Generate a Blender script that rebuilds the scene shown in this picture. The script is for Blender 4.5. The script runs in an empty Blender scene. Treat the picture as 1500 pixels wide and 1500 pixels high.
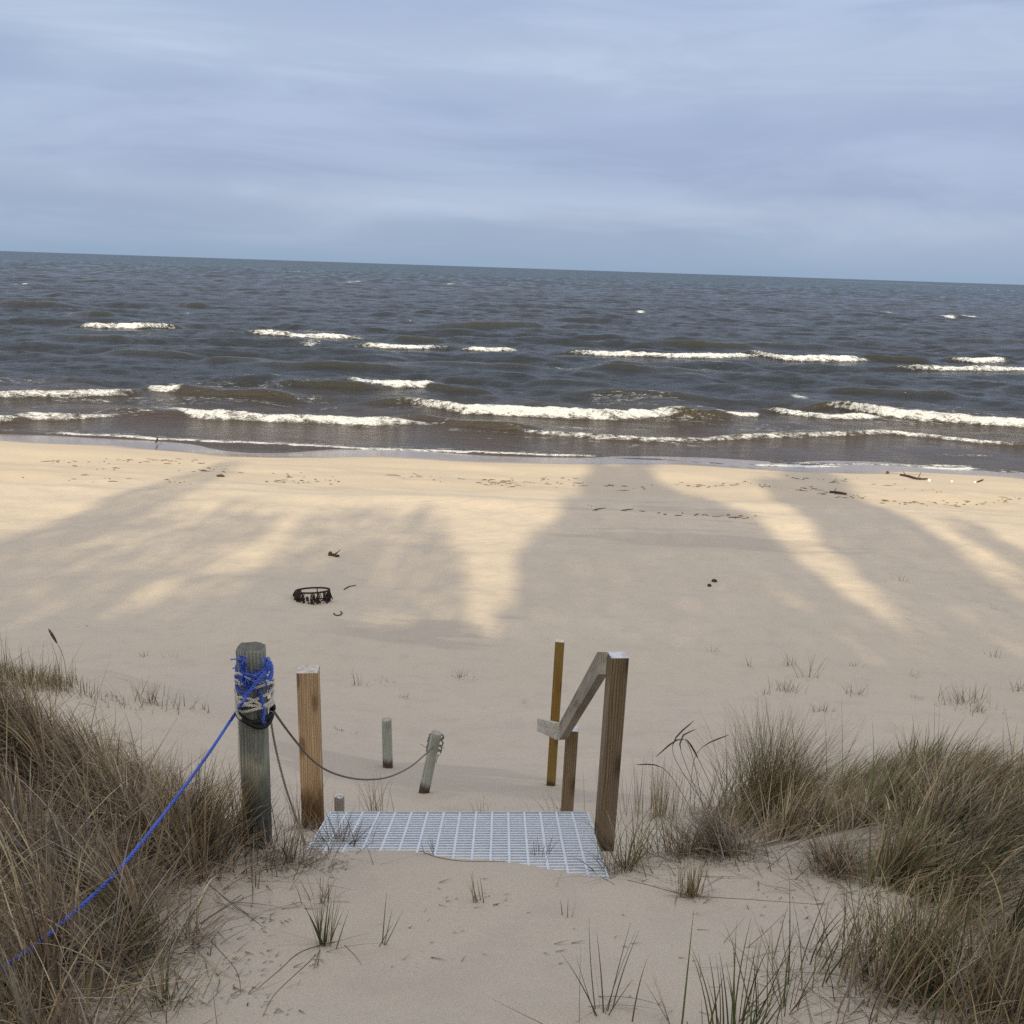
import bpy, math, random
import numpy as np
from mathutils import Vector, Matrix

random.seed(7); rng = np.random.default_rng(7)
SC = bpy.context.scene
COL = SC.collection
R = math.radians

# ------------------------------------------------------------------ camera
HC = 7.0                      # camera height above the sea (z = 0)
PITCH, ROLL = R(13.41), R(1.9)
CF = np.array([0, math.cos(PITCH), -math.sin(PITCH)])
_r0 = np.array([1.0, 0, 0]); _u0 = np.array([0, math.sin(PITCH), math.cos(PITCH)])
CR = _r0 * math.cos(ROLL) + _u0 * math.sin(ROLL)
CU = -_r0 * math.sin(ROLL) + _u0 * math.cos(ROLL)
CAM = np.array([0, 0, HC])

def ray(px, py):              # direction for a pixel of the 1500 px photograph, unit camera depth
    return CF + (px - 750) / 1500 * CR + (750 - py) / 1500 * CU
def at_depth(px, py, d): return CAM + ray(px, py) * d
def at_z(px, py, z):
    v = ray(px, py); return CAM + v * ((z - HC) / v[2])
def project(p):
    q = np.asarray(p) - CAM
    d = q @ CF
    return 750 + 1500 * (q @ CR) / d, 750 - 1500 * (q @ CU) / d, d

cd = bpy.data.cameras.new("camera"); cam = bpy.data.objects.new("camera", cd); COL.objects.link(cam)
M = Matrix((( CR[0], CU[0], -CF[0], 0), (CR[1], CU[1], -CF[1], 0), (CR[2], CU[2], -CF[2], HC), (0, 0, 0, 1)))
cam.matrix_world = M
cd.sensor_width = 36; cd.lens = 36; cd.clip_start = .05; cd.clip_end = 90000
SC.camera = cam

# ------------------------------------------------------------------ noise and terrain
def _hash(ix, iy, s):
    n = (ix.astype(np.int64) * 374761393 + iy.astype(np.int64) * 668265263 + s * 974711) & 0x7fffffff
    n = ((n ^ (n >> 13)) * 1274126177) & 0x7fffffff
    n = ((n ^ (n >> 16)) * 2246822519) & 0x7fffffff
    return (n & 0xffff) / 65535.0
def vnoise(x, y, s=0):
    x = np.asarray(x, float); y = np.asarray(y, float)
    ix = np.floor(x); iy = np.floor(y); fx = x - ix; fy = y - iy
    fx = fx * fx * fx * (fx * (fx * 6 - 15) + 10); fy = fy * fy * fy * (fy * (fy * 6 - 15) + 10)
    a = _hash(ix, iy, s); b = _hash(ix + 1, iy, s); c = _hash(ix, iy + 1, s); d = _hash(ix + 1, iy + 1, s)
    return (a + (b - a) * fx + (c - a) * fy + (a - b - c + d) * fx * fy) * 2 - 1
def fbm(x, y, s=0, o=4):
    r = 0; a = 1.0; f = 1.0
    for k in range(o):
        r = r + a * vnoise(x * f + 17.3 * k, y * f - 9.1 * k, s + k); a *= .5; f *= 2.03
    return r
def sstep(a, b, x):
    t = np.clip((np.asarray(x, float) - a) / (b - a), 0, 1); return t * t * (3 - 2 * t)

PH = np.array([-60, -3, 0, 1, 2, 2.9, 3.4, 3.62, 3.9, 4.1, 4.7, 5.4, 7.3, 8.3, 10, 12, 17, 22, 25.6, 26.8, 34, 39, 45, 60, 90])
PD = np.array([1.3, 1.5, 1.55, 1.62, 1.78, 2.02, 2.14, 2.23, 2.425, 2.58, 2.95, 3.33, 3.98, 4.28, 4.70, 4.98, 5.38, 5.66, 5.82, 6.02, 6.62, 7.0, 7.45, 8.6, 11.])
_ys = np.linspace(-60, 90, 3001); _ds = np.interp(_ys, PH, PD)
_k = np.exp(-np.linspace(-2.2, 2.2, 9) ** 2); _k /= _k.sum()
_ds = np.convolve(np.pad(_ds, 4, mode='edge'), _k, mode='valid')

GBL = at_z(484, 1190, HC - 2.33); GBR = at_z(861, 1190, HC - 2.33)
W_G = float(np.linalg.norm(GBR - GBL)); gu = (GBR - GBL) / W_G
gv = np.array([gu[1], -gu[0], 0.0]); gv /= np.linalg.norm(gv)
GS = R(15); gv = gv - gu * .055; gv /= np.linalg.norm(gv); gv = gv * math.cos(GS) + np.array([0, 0, math.sin(GS)]); gn = np.cross(gv, gu); gn = gn if gn[2] > 0 else -gn
GL = 1.0
# where the drifted sand meets the grating
_fl = []
for _px, _py in ((380, 1246), (440, 1247), (520, 1250), (620, 1251), (700, 1259), (780, 1268), (830, 1277), (880, 1286), (930, 1293), (1000, 1300)):
    _v = ray(_px, _py); _t = np.dot(GBL - CAM, gn) / np.dot(_v, gn); _fl.append(CAM + _v * _t)
_fl = np.array(_fl)
def g2(x, y, cx, cy, rx, ry, h): return h * np.exp(-((x - cx) / rx) ** 2 - ((y - cy) / ry) ** 2)
def terr(x, y):
    x = np.asarray(x, float); y = np.asarray(y, float)
    yy = y + .9 * vnoise(x / 9., y / 30., 3) * sstep(18, 26, y)
    z = HC - np.interp(yy, _ys, _ds)
    z = z + g2(x, y, -2.35, 3.5, .85, 1.45, .52) * (1 + .12 * fbm(x * 2, y * 2, 5, 3))
    z = z + g2(x, y, 2.7, 4.3, 1.35, .95, .42) * (1 + .12 * fbm(x * 2, y * 2, 6, 3))
    z = z + g2(x, y, 1.75, 2.2, .6, .6, .07)
    # fore-dune ridge on the left, lee side falling to the beach
    rid = np.where(y < 8.3, np.exp(-((y - 8.3) / 1.25) ** 2), np.exp(-((y - 8.3) / 1.9) ** 2))
    z = z + rid * .72 * sstep(-.6, -4.2, x) * (1 + .1 * fbm(x, y, 8, 2))
    z = z + 0 + g2(x, y, -.55, 3.1, .5, .35, .02)
    # sand drifted smoothly over the near edge of the grating
    yb = np.interp(x, _fl[:, 0], _fl[:, 1]) + .012 * vnoise(x * 9, x * 0, 51) + .02 * vnoise(x * 2.5, x * 0, 52)
    zp = GBL[2] - (gn[0] * (x - GBL[0]) + gn[1] * (y - GBL[1])) / gn[2]
    zt = zp + .16 * (yb - y) + .25 * np.minimum(0, yb - y + .05)
    wq = np.exp(-((y - yb) / .20) ** 2) * sstep(_fl[1, 0] - .25, _fl[1, 0] + .1, x) * (1 - sstep(_fl[7, 0], _fl[8, 0] + .15, x))
    z = z * (1 - wq) + zt * wq
    # wind forms on the beach
    am = sstep(4.5, 9, y) * (1 - sstep(33, 38, y))
    z = z + am * (.10 * fbm(x / 6 + .35 * y / 6, y / 3.2, 11, 3) + .02 * np.abs(fbm(x / 2.9 - y / 9, y / 1.8, 14, 2)))
    z = z + sstep(9, 12, y) * (1 - sstep(24, 27, y)) * .022 * fbm(x / 2.6, y / 1.6, 21, 2)
    z = z + .012 * fbm(x * 1.7, y * 1.7, 31, 3) * sstep(0, 1, y) * (1 - sstep(30, 37, y))
    z = z + .05 * vnoise(x / 5., y / 20., 40) * sstep(33, 37, y)
    z = z + g2(x, y, -9.5, 37.5, 3.0, 2.2, -.10) + g2(x, y, 10, 37.5, 3.5, 1.5, -.07)
    return z
def on_terr(px, py):
    v = ray(px, py); t = np.concatenate([np.linspace(1.2, 12, 1100), np.linspace(12, 60, 1900)])
    P = CAM[None] + v[None] * t[:, None]
    dz = P[:, 2] - terr(P[:, 0], P[:, 1]); k = np.argmax(dz < 0)
    if not (dz < 0).any(): return at_z(px, py, 0)
    a, b = t[k - 1], t[k]; f = dz[k - 1] / (dz[k - 1] - dz[k])
    return CAM + v * (a + (b - a) * f)
def tz(x, y): return float(terr(np.array([x]), np.array([y]))[0])

# ------------------------------------------------------------------ object helpers
def tag(o, label=None, cat=None, group=None, kind=None):
    if label: o["label"] = label
    if cat: o["category"] = cat
    if group: o["group"] = group
    if kind: o["kind"] = kind
    return o
def empty(name, loc, label, cat, group=None):
    o = bpy.data.objects.new(name, None); COL.objects.link(o); o.location = loc; o.empty_display_size = .1
    return tag(o, label, cat, group)
def from_np(name, V, F, mat, parent=None, cols=None, smooth=True, attrs=None):
    """V (n,3); F (m,4) quads"""
    me = bpy.data.meshes.new(name)
    V = np.ascontiguousarray(V, np.float32); F = np.ascontiguousarray(F, np.int32)
    me.vertices.add(len(V)); me.vertices.foreach_set("co", V.ravel())
    k = F.shape[1]
    me.loops.add(F.size); me.loops.foreach_set("vertex_index", F.ravel())
    me.polygons.add(len(F)); me.polygons.foreach_set("loop_start", np.arange(0, F.size, k, dtype=np.int32))
    try: me.polygons.foreach_set("loop_total", np.full(len(F), k, np.int32))
    except Exception: pass
    me.polygons.foreach_set("use_smooth", np.full(len(F), smooth, bool))
    me.update(calc_edges=True)
    if cols is not None:
        a = me.color_attributes.new("tint", 'FLOAT_COLOR', 'POINT')
        c = np.ones((len(V), 4), np.float32); c[:, :3] = cols; a.data.foreach_set("color", c.ravel())
    for nme, arr in (attrs or {}).items():
        a = me.attributes.new(nme, 'FLOAT', 'POINT'); a.data.foreach_set("value", np.ascontiguousarray(arr, np.float32).ravel())
    if mat: me.materials.append(mat)
    o = bpy.data.objects.new(name, me); COL.objects.link(o)
    if parent: o.parent = parent
    return o
class MB:
    """collects shapes, then links them as one mesh object"""
    def __init__(s): s.v = []; s.f = []
    def add(s, vs, fs):
        b = len(s.v); s.v += [tuple(map(float, p)) for p in vs]; s.f += [tuple(i + b for i in f) for f in fs]
    def box(s, c, size, mat=None):
        hx, hy, hz = [k / 2 for k in size]
        vs = [Vector((x, y, z)) for z in (-hz, hz) for (x, y) in ((-hx, -hy), (hx, -hy), (hx, hy), (-hx, hy))]
        if mat: vs = [mat @ v for v in vs]
        s.add([v + Vector(c) for v in vs], [(3, 2, 1, 0), (4, 5, 6, 7), (0, 1, 5, 4), (1, 2, 6, 5), (2, 3, 7, 6), (3, 0, 4, 7)])
    def tube(s, pts, rad, n=8, cap=True):
        pts = [Vector(p) for p in pts]; m = len(pts)
        rad = rad if hasattr(rad, '__len__') else [rad] * m
        vs = []; prev = None
        for i, p in enumerate(pts):
            t = (pts[min(i + 1, m - 1)] - pts[max(i - 1, 0)])
            if t.length < 1e-9: t = Vector((0, 0, 1))
            t.normalize()
            if prev is None:
                a = Vector((0, 0, 1)) if abs(t.z) < .9 else Vector((1, 0, 0)); u = t.cross(a).normalized()
            else:
                u = prev - t * prev.dot(t); u = u.normalized() if u.length > 1e-6 else t.orthogonal().normalized()
            prev = u; w = t.cross(u)
            for k in range(n):
                a = 2 * math.pi * k / n; vs.append(p + (u * math.cos(a) + w * math.sin(a)) * rad[i])
        fs = []
        for i in range(m - 1):
            for k in range(n):
                fs.append((i * n + k, i * n + (k + 1) % n, (i + 1) * n + (k + 1) % n, (i + 1) * n + k))
        if cap: fs.append(tuple(range(n - 1, -1, -1))); fs.append(tuple((m - 1) * n + k for k in range(n)))
        s.add(vs, fs)
    def build(s, name, mat, parent=None, smooth=False, bevel=0):
        me = bpy.data.meshes.new(name); me.from_pydata(s.v, [], s.f); me.update()
        if mat: me.materials.append(mat)
        if smooth: me.polygons.foreach_set("use_smooth", [True] * len(me.polygons))
        o = bpy.data.objects.new(name, me); COL.objects.link(o)
        if parent: o.parent = parent
        if bevel:
            b = o.modifiers.new("bevel", 'BEVEL'); b.width = bevel; b.segments = 2
        return o

# ------------------------------------------------------------------ materials
def new_mat(name):
    m = bpy.data.materials.new(name); m.use_nodes = True; nt = m.node_tree
    return m, nt, nt.nodes["Principled BSDF"]
def N(nt, typ, **kw):
    n = nt.nodes.new(typ)
    for k, v in kw.items():
        if k in n.inputs.keys(): n.inputs[k].default_value = v
        else: setattr(n, k, v)
    return n
def ramp(nt, stops, interp='LINEAR'):
    n = nt.nodes.new("ShaderNodeValToRGB"); n.color_ramp.interpolation = interp
    e = n.color_ramp.elements
    while len(e) < len(stops): e.new(.5)
    for i, (p, c) in enumerate(stops):
        e[i].position = p; e[i].color = (*c, 1) if len(c) == 3 else c
    return n
def mix(nt, blend, fac, a, b):
    n = nt.nodes.new("ShaderNodeMix"); n.data_type = 'RGBA'; n.blend_type = blend
    for sock, v in ((0, fac), (6, a), (7, b)):
        if hasattr(v, 'is_output'): nt.links.new(v, n.inputs[sock])
        else: n.inputs[sock].default_value = v if sock == 0 else ((*v, 1) if len(v) == 3 else v)
    return n.outputs[2]
def mth(nt, op, a, b=None, c=None, clamp=False):
    n = nt.nodes.new("ShaderNodeMath"); n.operation = op; n.use_clamp = clamp
    for i, v in enumerate((a, b, c)):
        if v is None: continue
        if hasattr(v, 'is_output'): nt.links.new(v, n.inputs[i])
        else: n.inputs[i].default_value = v
    return n.outputs[0]
def mapping(nt, src, scale=(1, 1, 1), rot=(0, 0, 0)):
    n = N(nt, "ShaderNodeMapping"); n.inputs["Scale"].default_value = scale; n.inputs["Rotation"].default_value = rot
    nt.links.new(src, n.inputs["Vector"]); return n.outputs[0]
def noise(nt, vec, scale, detail=4, rough=.55, dist=0):
    n = N(nt, "ShaderNodeTexNoise", Scale=scale, Detail=detail, Roughness=rough, Distortion=dist)
    nt.links.new(vec, n.inputs["Vector"]); return n.outputs["Fac"]
def smooth(nt, v, a, b):
    n = N(nt, "ShaderNodeMapRange"); n.interpolation_type = 'SMOOTHSTEP'
    nt.links.new(v, n.inputs[0]); n.inputs[1].default_value = a; n.inputs[2].default_value = b
    return n.outputs[0]
def bump(nt, bsdf, h, strength, dist):
    b = N(nt, "ShaderNodeBump", Strength=strength, Distance=dist); nt.links.new(h, b.inputs["Height"])
    nt.links.new(b.outputs[0], bsdf.inputs["Normal"]); return b

def sand_material():
    m, nt, p = new_mat("sand"); L = nt.links
    pos = N(nt, "ShaderNodeNewGeometry").outputs["Position"]
    big = noise(nt, mapping(nt, pos, (.5, 1, 1)), .45, 5, .6, .6)
    mid = noise(nt, pos, 3.2, 5, .6)
    fine = noise(nt, pos, 260, 2, .6)
    grain = noise(nt, pos, 900, 1, .5)
    c = mix(nt, 'MIX', big, (.505, .44, .345), (.58, .51, .41))
    c = mix(nt, 'MIX', mth(nt, 'MULTIPLY', smooth(nt, mid, .45, .75), .35), c, (.42, .365, .305))
    sp = ramp(nt, [(.0, (.62, .62, .62)), (.36, (.80, .80, .80)), (.5, (1, 1, 1)), (.7, (1.08, 1.07, 1.05))]); L.new(fine, sp.inputs[0])
    c = mix(nt, 'MULTIPLY', .9, c, sp.outputs[0])
    sg = ramp(nt, [(.3, (.7, .68, .66)), (.55, (1, 1, 1))]); L.new(grain, sg.inputs[0])
    c = mix(nt, 'MULTIPLY', .5, c, sg.outputs[0])
    # damp, harder sheets with crisp edges where the wind has scoured the beach; some patches are painted shade of hollows
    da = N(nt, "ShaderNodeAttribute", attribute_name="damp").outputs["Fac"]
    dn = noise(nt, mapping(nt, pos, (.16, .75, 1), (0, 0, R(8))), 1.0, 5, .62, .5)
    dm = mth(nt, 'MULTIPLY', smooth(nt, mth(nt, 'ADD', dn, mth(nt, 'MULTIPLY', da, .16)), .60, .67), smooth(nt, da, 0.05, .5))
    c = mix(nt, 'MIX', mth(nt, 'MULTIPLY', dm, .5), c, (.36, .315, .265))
    sy = N(nt, "ShaderNodeSeparateXYZ"); L.new(pos, sy.inputs[0])
    low = mth(nt, 'SUBTRACT', 1, smooth(nt, mth(nt, 'ADD', sy.outputs[2], mth(nt, 'MULTIPLY', mth(nt, 'SUBTRACT', big, .5), .25)), .88, 1.05))
    c = mix(nt, 'MIX', mth(nt, 'MULTIPLY', low, .8), c, (.485, .415, .315))
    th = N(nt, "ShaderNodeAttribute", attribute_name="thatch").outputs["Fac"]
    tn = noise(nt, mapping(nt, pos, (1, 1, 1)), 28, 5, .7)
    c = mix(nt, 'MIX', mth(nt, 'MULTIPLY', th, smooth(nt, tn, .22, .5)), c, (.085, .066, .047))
    we = N(nt, "ShaderNodeAttribute", attribute_name="wet").outputs["Fac"]
    wn = noise(nt, mapping(nt, pos, (.25, 1, 1)), 1.4, 4, .6)
    wet = smooth(nt, mth(nt, 'ADD', we, mth(nt, 'MULTIPLY', mth(nt, 'SUBTRACT', wn, .5), .7)), .3, .75)
    c = mix(nt, 'MIX', wet, c, (.235, .185, .14))
    L.new(c, p.inputs["Base Color"])
    r = N(nt, "ShaderNodeMapRange"); L.new(wet, r.inputs[0]); r.inputs[3].default_value = .95; r.inputs[4].default_value = .16
    L.new(r.outputs[0], p.inputs["Roughness"])
    s = N(nt, "ShaderNodeMapRange"); L.new(wet, s.inputs[0]); s.inputs[3].default_value = .15; s.inputs[4].default_value = .6
    L.new(s.outputs[0], p.inputs["Specular IOR Level"])
    # ripples and grain
    rip = N(nt, "ShaderNodeTexWave", Scale=1.0, Distortion=9.0, Detail=3.0); rip.inputs["Detail Scale"].default_value = 1.3
    L.new(mapping(nt, pos, (.5, 1.6, 1), (0, 0, R(14))), rip.inputs["Vector"])
    rm = mth(nt, 'MULTIPLY', smooth(nt, noise(nt, mapping(nt, pos, (.3, .8, 1)), .6, 3), .42, .65), mth(nt, 'MULTIPLY', rip.outputs["Fac"], .006))
    h = mth(nt, 'ADD', rm, mth(nt, 'MULTIPLY', noise(nt, pos, 9, 6, .62), .012))
    h = mth(nt, 'ADD', h, mth(nt, 'MULTIPLY', fine, .0022))
    dry = mth(nt, 'SUBTRACT', 1, wet)
    h = mth(nt, 'MULTIPLY', h, dry)
    bump(nt, p, h, .9, 1.0)
    return m

def water_material():
    m, nt, p = new_mat("sea water"); L = nt.links
    geo = N(nt, "ShaderNodeNewGeometry"); pos = geo.outputs["Position"]
    sh = N(nt, "ShaderNodeAttribute", attribute_name="shallow").outputs["Fac"]
    ho = N(nt, "ShaderNodeAttribute", attribute_name="hump").outputs["Fac"]
    fo = N(nt, "ShaderNodeAttribute", attribute_name="foam").outputs["Fac"]
    big = noise(nt, mapping(nt, pos, (.02, .05, 0)), 1, 3, .5)
    deep = mix(nt, 'MIX', big, (.013, .016, .014), (.021, .022, .019))
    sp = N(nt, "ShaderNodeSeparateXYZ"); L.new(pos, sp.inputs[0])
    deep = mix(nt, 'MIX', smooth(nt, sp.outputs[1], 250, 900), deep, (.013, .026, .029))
    c = mix(nt, 'MIX', sh, deep, (.060, .047, .036))
    c = mix(nt, 'MIX', ho, c, (.032, .028, .007))
    # foam: broken up, lacy at the edges
    n1 = noise(nt, mapping(nt, pos, (.8, 1.3, 2.0)), 2.6, 6, .68, .4)
    n2 = noise(nt, mapping(nt, pos, (1, 1.4, 2.5)), 8, 5, .75)
    nn = mth(nt, 'ADD', mth(nt, 'MULTIPLY', n1, .7), mth(nt, 'MULTIPLY', n2, .3))
    f = smooth(nt, mth(nt, 'ADD', fo, mth(nt, 'MULTIPLY', mth(nt, 'SUBTRACT', nn, .5), 2.7)), .34, .80)
    fc = mix(nt, 'MIX', smooth(nt, n2, .25, .62), (.56, .60, .62), (.91, .94, .96))
    c = mix(nt, 'MIX', f, c, fc); L.new(c, p.inputs["Base Color"])
    r = N(nt, "ShaderNodeMapRange"); L.new(f, r.inputs[0]); r.inputs[3].default_value = .15; r.inputs[4].default_value = .9
    L.new(r.outputs[0], p.inputs["Roughness"])
    s = N(nt, "ShaderNodeMapRange"); L.new(f, s.inputs[0]); s.inputs[3].default_value = .32; s.inputs[4].default_value = .1
    L.new(s.outputs[0], p.inputs["Specular IOR Level"]); p.inputs["IOR"].default_value = 1.33
    far = N(nt, "ShaderNodeAttribute", attribute_name="far").outputs["Fac"]
    h = mth(nt, 'MULTIPLY', noise(nt, mapping(nt, pos, (.45, 1.2, 0)), 1.9, 6, .66, .3), .34)
    h2 = mth(nt, 'MULTIPLY', noise(nt, mapping(nt, pos, (.35, 1.0, 0)), .45, 4, .55, .3), 1.6)
    h = mth(nt, 'ADD', h, mth(nt, 'MULTIPLY', h2, far))
    h = mth(nt, 'ADD', h, mth(nt, 'MULTIPLY', mth(nt, 'MULTIPLY', n2, f), .25))
    bn = bump(nt, p, h, 1.0, 1.0)
    # beyond the modelled chop: steep little wave faces, tilted mostly towards the shore
    nz = N(nt, "ShaderNodeTexNoise", Scale=1.0, Detail=3.0, Roughness=.6); L.new(mapping(nt, pos, (.16, .30, 0)), nz.inputs["Vector"])
    v1 = N(nt, "ShaderNodeVectorMath"); v1.operation = 'SUBTRACT'; L.new(nz.outputs["Color"], v1.inputs[0]); v1.inputs[1].default_value = (.5, .5, .5)
    v2 = N(nt, "ShaderNodeVectorMath"); v2.operation = 'MULTIPLY'; L.new(v1.outputs[0], v2.inputs[0]); v2.inputs[1].default_value = (.9, 1.2, 0)
    v3 = N(nt, "ShaderNodeVectorMath"); v3.operation = 'ADD'; L.new(v2.outputs[0], v3.inputs[0]); v3.inputs[1].default_value = (0, -.20, 1)
    v4 = N(nt, "ShaderNodeVectorMath"); v4.operation = 'NORMALIZE'; L.new(v3.outputs[0], v4.inputs[0])
    mv = N(nt, "ShaderNodeMix"); mv.data_type = 'VECTOR'; L.new(mth(nt, 'ADD', .12, mth(nt, 'MULTIPLY', smooth(nt, sp.outputs[1], 120, 480), .88)), mv.inputs[0]); L.new(bn.outputs[0], mv.inputs[4]); L.new(v4.outputs[0], mv.inputs[5])
    L.new(mv.outputs[1], p.inputs["Normal"])
    return m

def wood_material(name, light, dark, grey=None, green=0.0, foot=None, topc=None, h=1.0, scale=1.0, knots=1.0):
    m, nt, p = new_mat(name); L = nt.links
    tc = N(nt, "ShaderNodeTexCoord").outputs["Object"]
    n0 = noise(nt, mapping(nt, tc, (7, 7, .9)), 1.0 * scale, 3, .5, .3)
    rings = N(nt, "ShaderNodeTexWave", Scale=3.2 * scale, Distortion=9.0, Detail=2.5); rings.wave_type = 'BANDS'; rings.bands_direction = 'X'
    rings.inputs["Detail Scale"].default_value = .8
    L.new(mapping(nt, tc, (9, 9, 1.0)), rings.inputs["Vector"])
    fib = noise(nt, mapping(nt, tc, (120, 120, 3.0)), 1.0, 4, .65)
    c = mix(nt, 'MIX', smooth(nt, rings.outputs["Fac"], .25, .85), light, dark)
    c = mix(nt, 'MIX', mth(nt, 'MULTIPLY', n0, .5), c, dark)
    fr = ramp(nt, [(.3, (.55, .52, .5)), (.55, (1, 1, 1)), (.8, (1.12, 1.1, 1.08))]); L.new(fib, fr.inputs[0])
    c = mix(nt, 'MULTIPLY', .75, c, fr.outputs[0])
    # knots
    vo = N(nt, "ShaderNodeTexVoronoi", Scale=1.0); vo.feature = 'F1'
    L.new(mapping(nt, tc, (8, 8, 2.6)), vo.inputs["Vector"])
    kn = mth(nt, 'MULTIPLY', mth(nt, 'SUBTRACT', 1, smooth(nt, vo.outputs["Distance"], .10, .26)), knots)
    c = mix(nt, 'MIX', mth(nt, 'MULTIPLY', kn, .85), c, tuple(k * .28 for k in dark))
    if grey:
        gn = noise(nt, mapping(nt, tc, (9, 9, 1.6)), 1.0, 4, .6)
        c = mix(nt, 'MIX', smooth(nt, gn, .38, .66), c, grey)
    sz = N(nt, "ShaderNodeSeparateXYZ"); L.new(tc, sz.inputs[0])
    if green:
        ga = noise(nt, mapping(nt, tc, (14, 14, 4)), 1.0, 4, .65)
        c = mix(nt, 'MIX', mth(nt, 'MULTIPLY', smooth(nt, ga, .42, .64), green), c, (.15, .18, .14))
        bl = noise(nt, mapping(nt, tc, (22, 22, 9)), 1.0, 4, .7)
        c = mix(nt, 'MIX', mth(nt, 'MULTIPLY', smooth(nt, bl, .56, .68), .8 * green), c, (.035, .038, .032))
    if foot:
        fh, fc = foot
        fn = noise(nt, mapping(nt, tc, (16, 16, 5)), 1.0, 4, .6)
        zz = mth(nt, 'ADD', sz.outputs[2], mth(nt, 'MULTIPLY', mth(nt, 'SUBTRACT', fn, .5), fh * .8))
        c = mix(nt, 'MIX', mth(nt, 'SUBTRACT', 1, smooth(nt, zz, fh * .55, fh * 1.25)), c, fc)
    if topc:
        nz = N(nt, "ShaderNodeNewGeometry").outputs["Normal"]; s2 = N(nt, "ShaderNodeSeparateXYZ"); L.new(nz, s2.inputs[0])
        tn = noise(nt, mapping(nt, tc, (26, 26, 3)), 1.0, 4, .6)
        tcx = mix(nt, 'MIX', smooth(nt, tn, .42, .68), topc, tuple(k * .62 for k in topc))
        c = mix(nt, 'MIX', smooth(nt, s2.outputs[2], .75, .92), c, tcx)
    L.new(c, p.inputs["Base Color"]); p.inputs["Roughness"].default_value = .82; p.inputs["Specular IOR Level"].default_value = .2
    bump(nt, p, mth(nt, 'ADD', mth(nt, 'MULTIPLY', fib, .0022), mth(nt, 'MULTIPLY', rings.outputs["Fac"], .0012)), .9, 1.0)
    return m
def plain(name, col, rough=.8, var=.3, scale=40, metallic=0, spec=.3, bumpd=.002):
    m, nt, p = new_mat(name); tc = N(nt, "ShaderNodeTexCoord").outputs["Object"]
    n = noise(nt, tc, scale, 4, .65)
    c = mix(nt, 'MIX', n, tuple(k * (1 - var) for k in col), tuple(min(1, k * (1 + var)) for k in col))
    nt.links.new(c, p.inputs["Base Color"]); p.inputs["Roughness"].default_value = rough
    p.inputs["Metallic"].default_value = metallic; p.inputs["Specular IOR Level"].default_value = spec
    bump(nt, p, n, .7, bumpd); return m
def grass_material():
    m, nt, p = new_mat("marram grass"); L = nt.links
    a = N(nt, "ShaderNodeVertexColor", layer_name="tint").outputs[0]
    L.new(a, p.inputs["Base Color"]); p.inputs["Roughness"].default_value = .62; p.inputs["Specular IOR Level"].default_value = .22
    tr = N(nt, "ShaderNodeBsdfTranslucent"); L.new(a, tr.inputs[0])
    mx = N(nt, "ShaderNodeMixShader"); mx.inputs[0].default_value = .10
    L.new(p.outputs[0], mx.inputs[1]); L.new(tr.outputs[0], mx.inputs[2])
    L.new(mx.outputs[0], nt.nodes["Material Output"].inputs[0]); return m

MAT = dict(sand=sand_material(), water=water_material(), grass=grass_material())
MAT['old'] = wood_material("old round timber", (.36, .355, .29), (.21, .215, .175), (.30, .325, .275), .6, (.30, (.065, .071, .060)), (.17, .17, .15), knots=.3)
MAT['new'] = wood_material("fresh pine", (.70, .52, .315), (.42, .27, .145), None, 0, (.30, (.13, .075, .035)), (.62, .57, .50), knots=.7)
MAT['rail'] = wood_material("weathered pine", (.31, .23, .14), (.165, .12, .07), (.25, .195, .135), 0, (.10, (.10, .075, .05)), (.66, .68, .69), knots=1.0)  # top colour: pale end grain plus a painted-in sky reflection
MAT['board'] = wood_material("grey pine board", (.35, .30, .235), (.22, .185, .14), (.36, .315, .26), 0, None, None, knots=.6)
MAT['pale'] = wood_material("lit-tone pine board", (.55, .51, .43), (.42, .38, .31), (.52, .50, .45), 0, None, None, knots=.4)  # light falling on the lower board is put into this tone
MAT['yellow'] = wood_material("yellow impregnated pine", (.36, .215, .06), (.215, .12, .032), (.25, .19, .06), 0, (.06, (.09, .07, .03)), (.66, .64, .5), knots=.8)
MAT['stake'] = wood_material("pale green stake", (.42, .43, .37), (.31, .32, .27), (.41, .44, .38), .2, (.09, (.09, .065, .055)), (.42, .37, .32), knots=.3)
MAT['stub'] = wood_material("grey stub", (.34, .31, .28), (.24, .21, .19), (.33, .31, .29), 0, None, (.78, .76, .70), knots=.2)
MAT['steel'] = plain("galvanised steel", (.70, .74, .77), .42, .22, 35, .30, .5, .0006)
MAT['blue'] = plain("blue polypropylene", (.07, .14, .58), .5, .45, 160, 0, .4, .003)
MAT['white'] = plain("weathered white rope", (.66, .63, .55), .8, .3, 140, 0, .2, .003)
MAT['greyrope'] = plain("grey rope", (.20, .175, .15), .85, .3, 160, 0, .2, .003)
MAT['black'] = plain("black strap", (.015, .014, .013), .6, .3, 60, 0, .3, .002)
MAT['rust'] = plain("dark rusted iron", (.035, .022, .018), .8, .5, 45, .2, .3, .004)
MAT['drift'] = plain("dark driftwood", (.055, .042, .033), .85, .45, 30, 0, .2, .006)
MAT['wrack'] = plain("dry seaweed", (.12, .088, .062), .9, .4, 30, 0, .2, .006)
MAT['shell'] = plain("white shell", (.80, .77, .70), .5, .1, 30, 0, .4, .002)
MAT['bark'] = plain("pine bark", (.11, .075, .055), .9, .4, 12, 0, .2, .02)
MAT['leaf'] = plain("dark needles", (.045, .065, .03), .8, .4, 3, 0, .2, .01)

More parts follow.
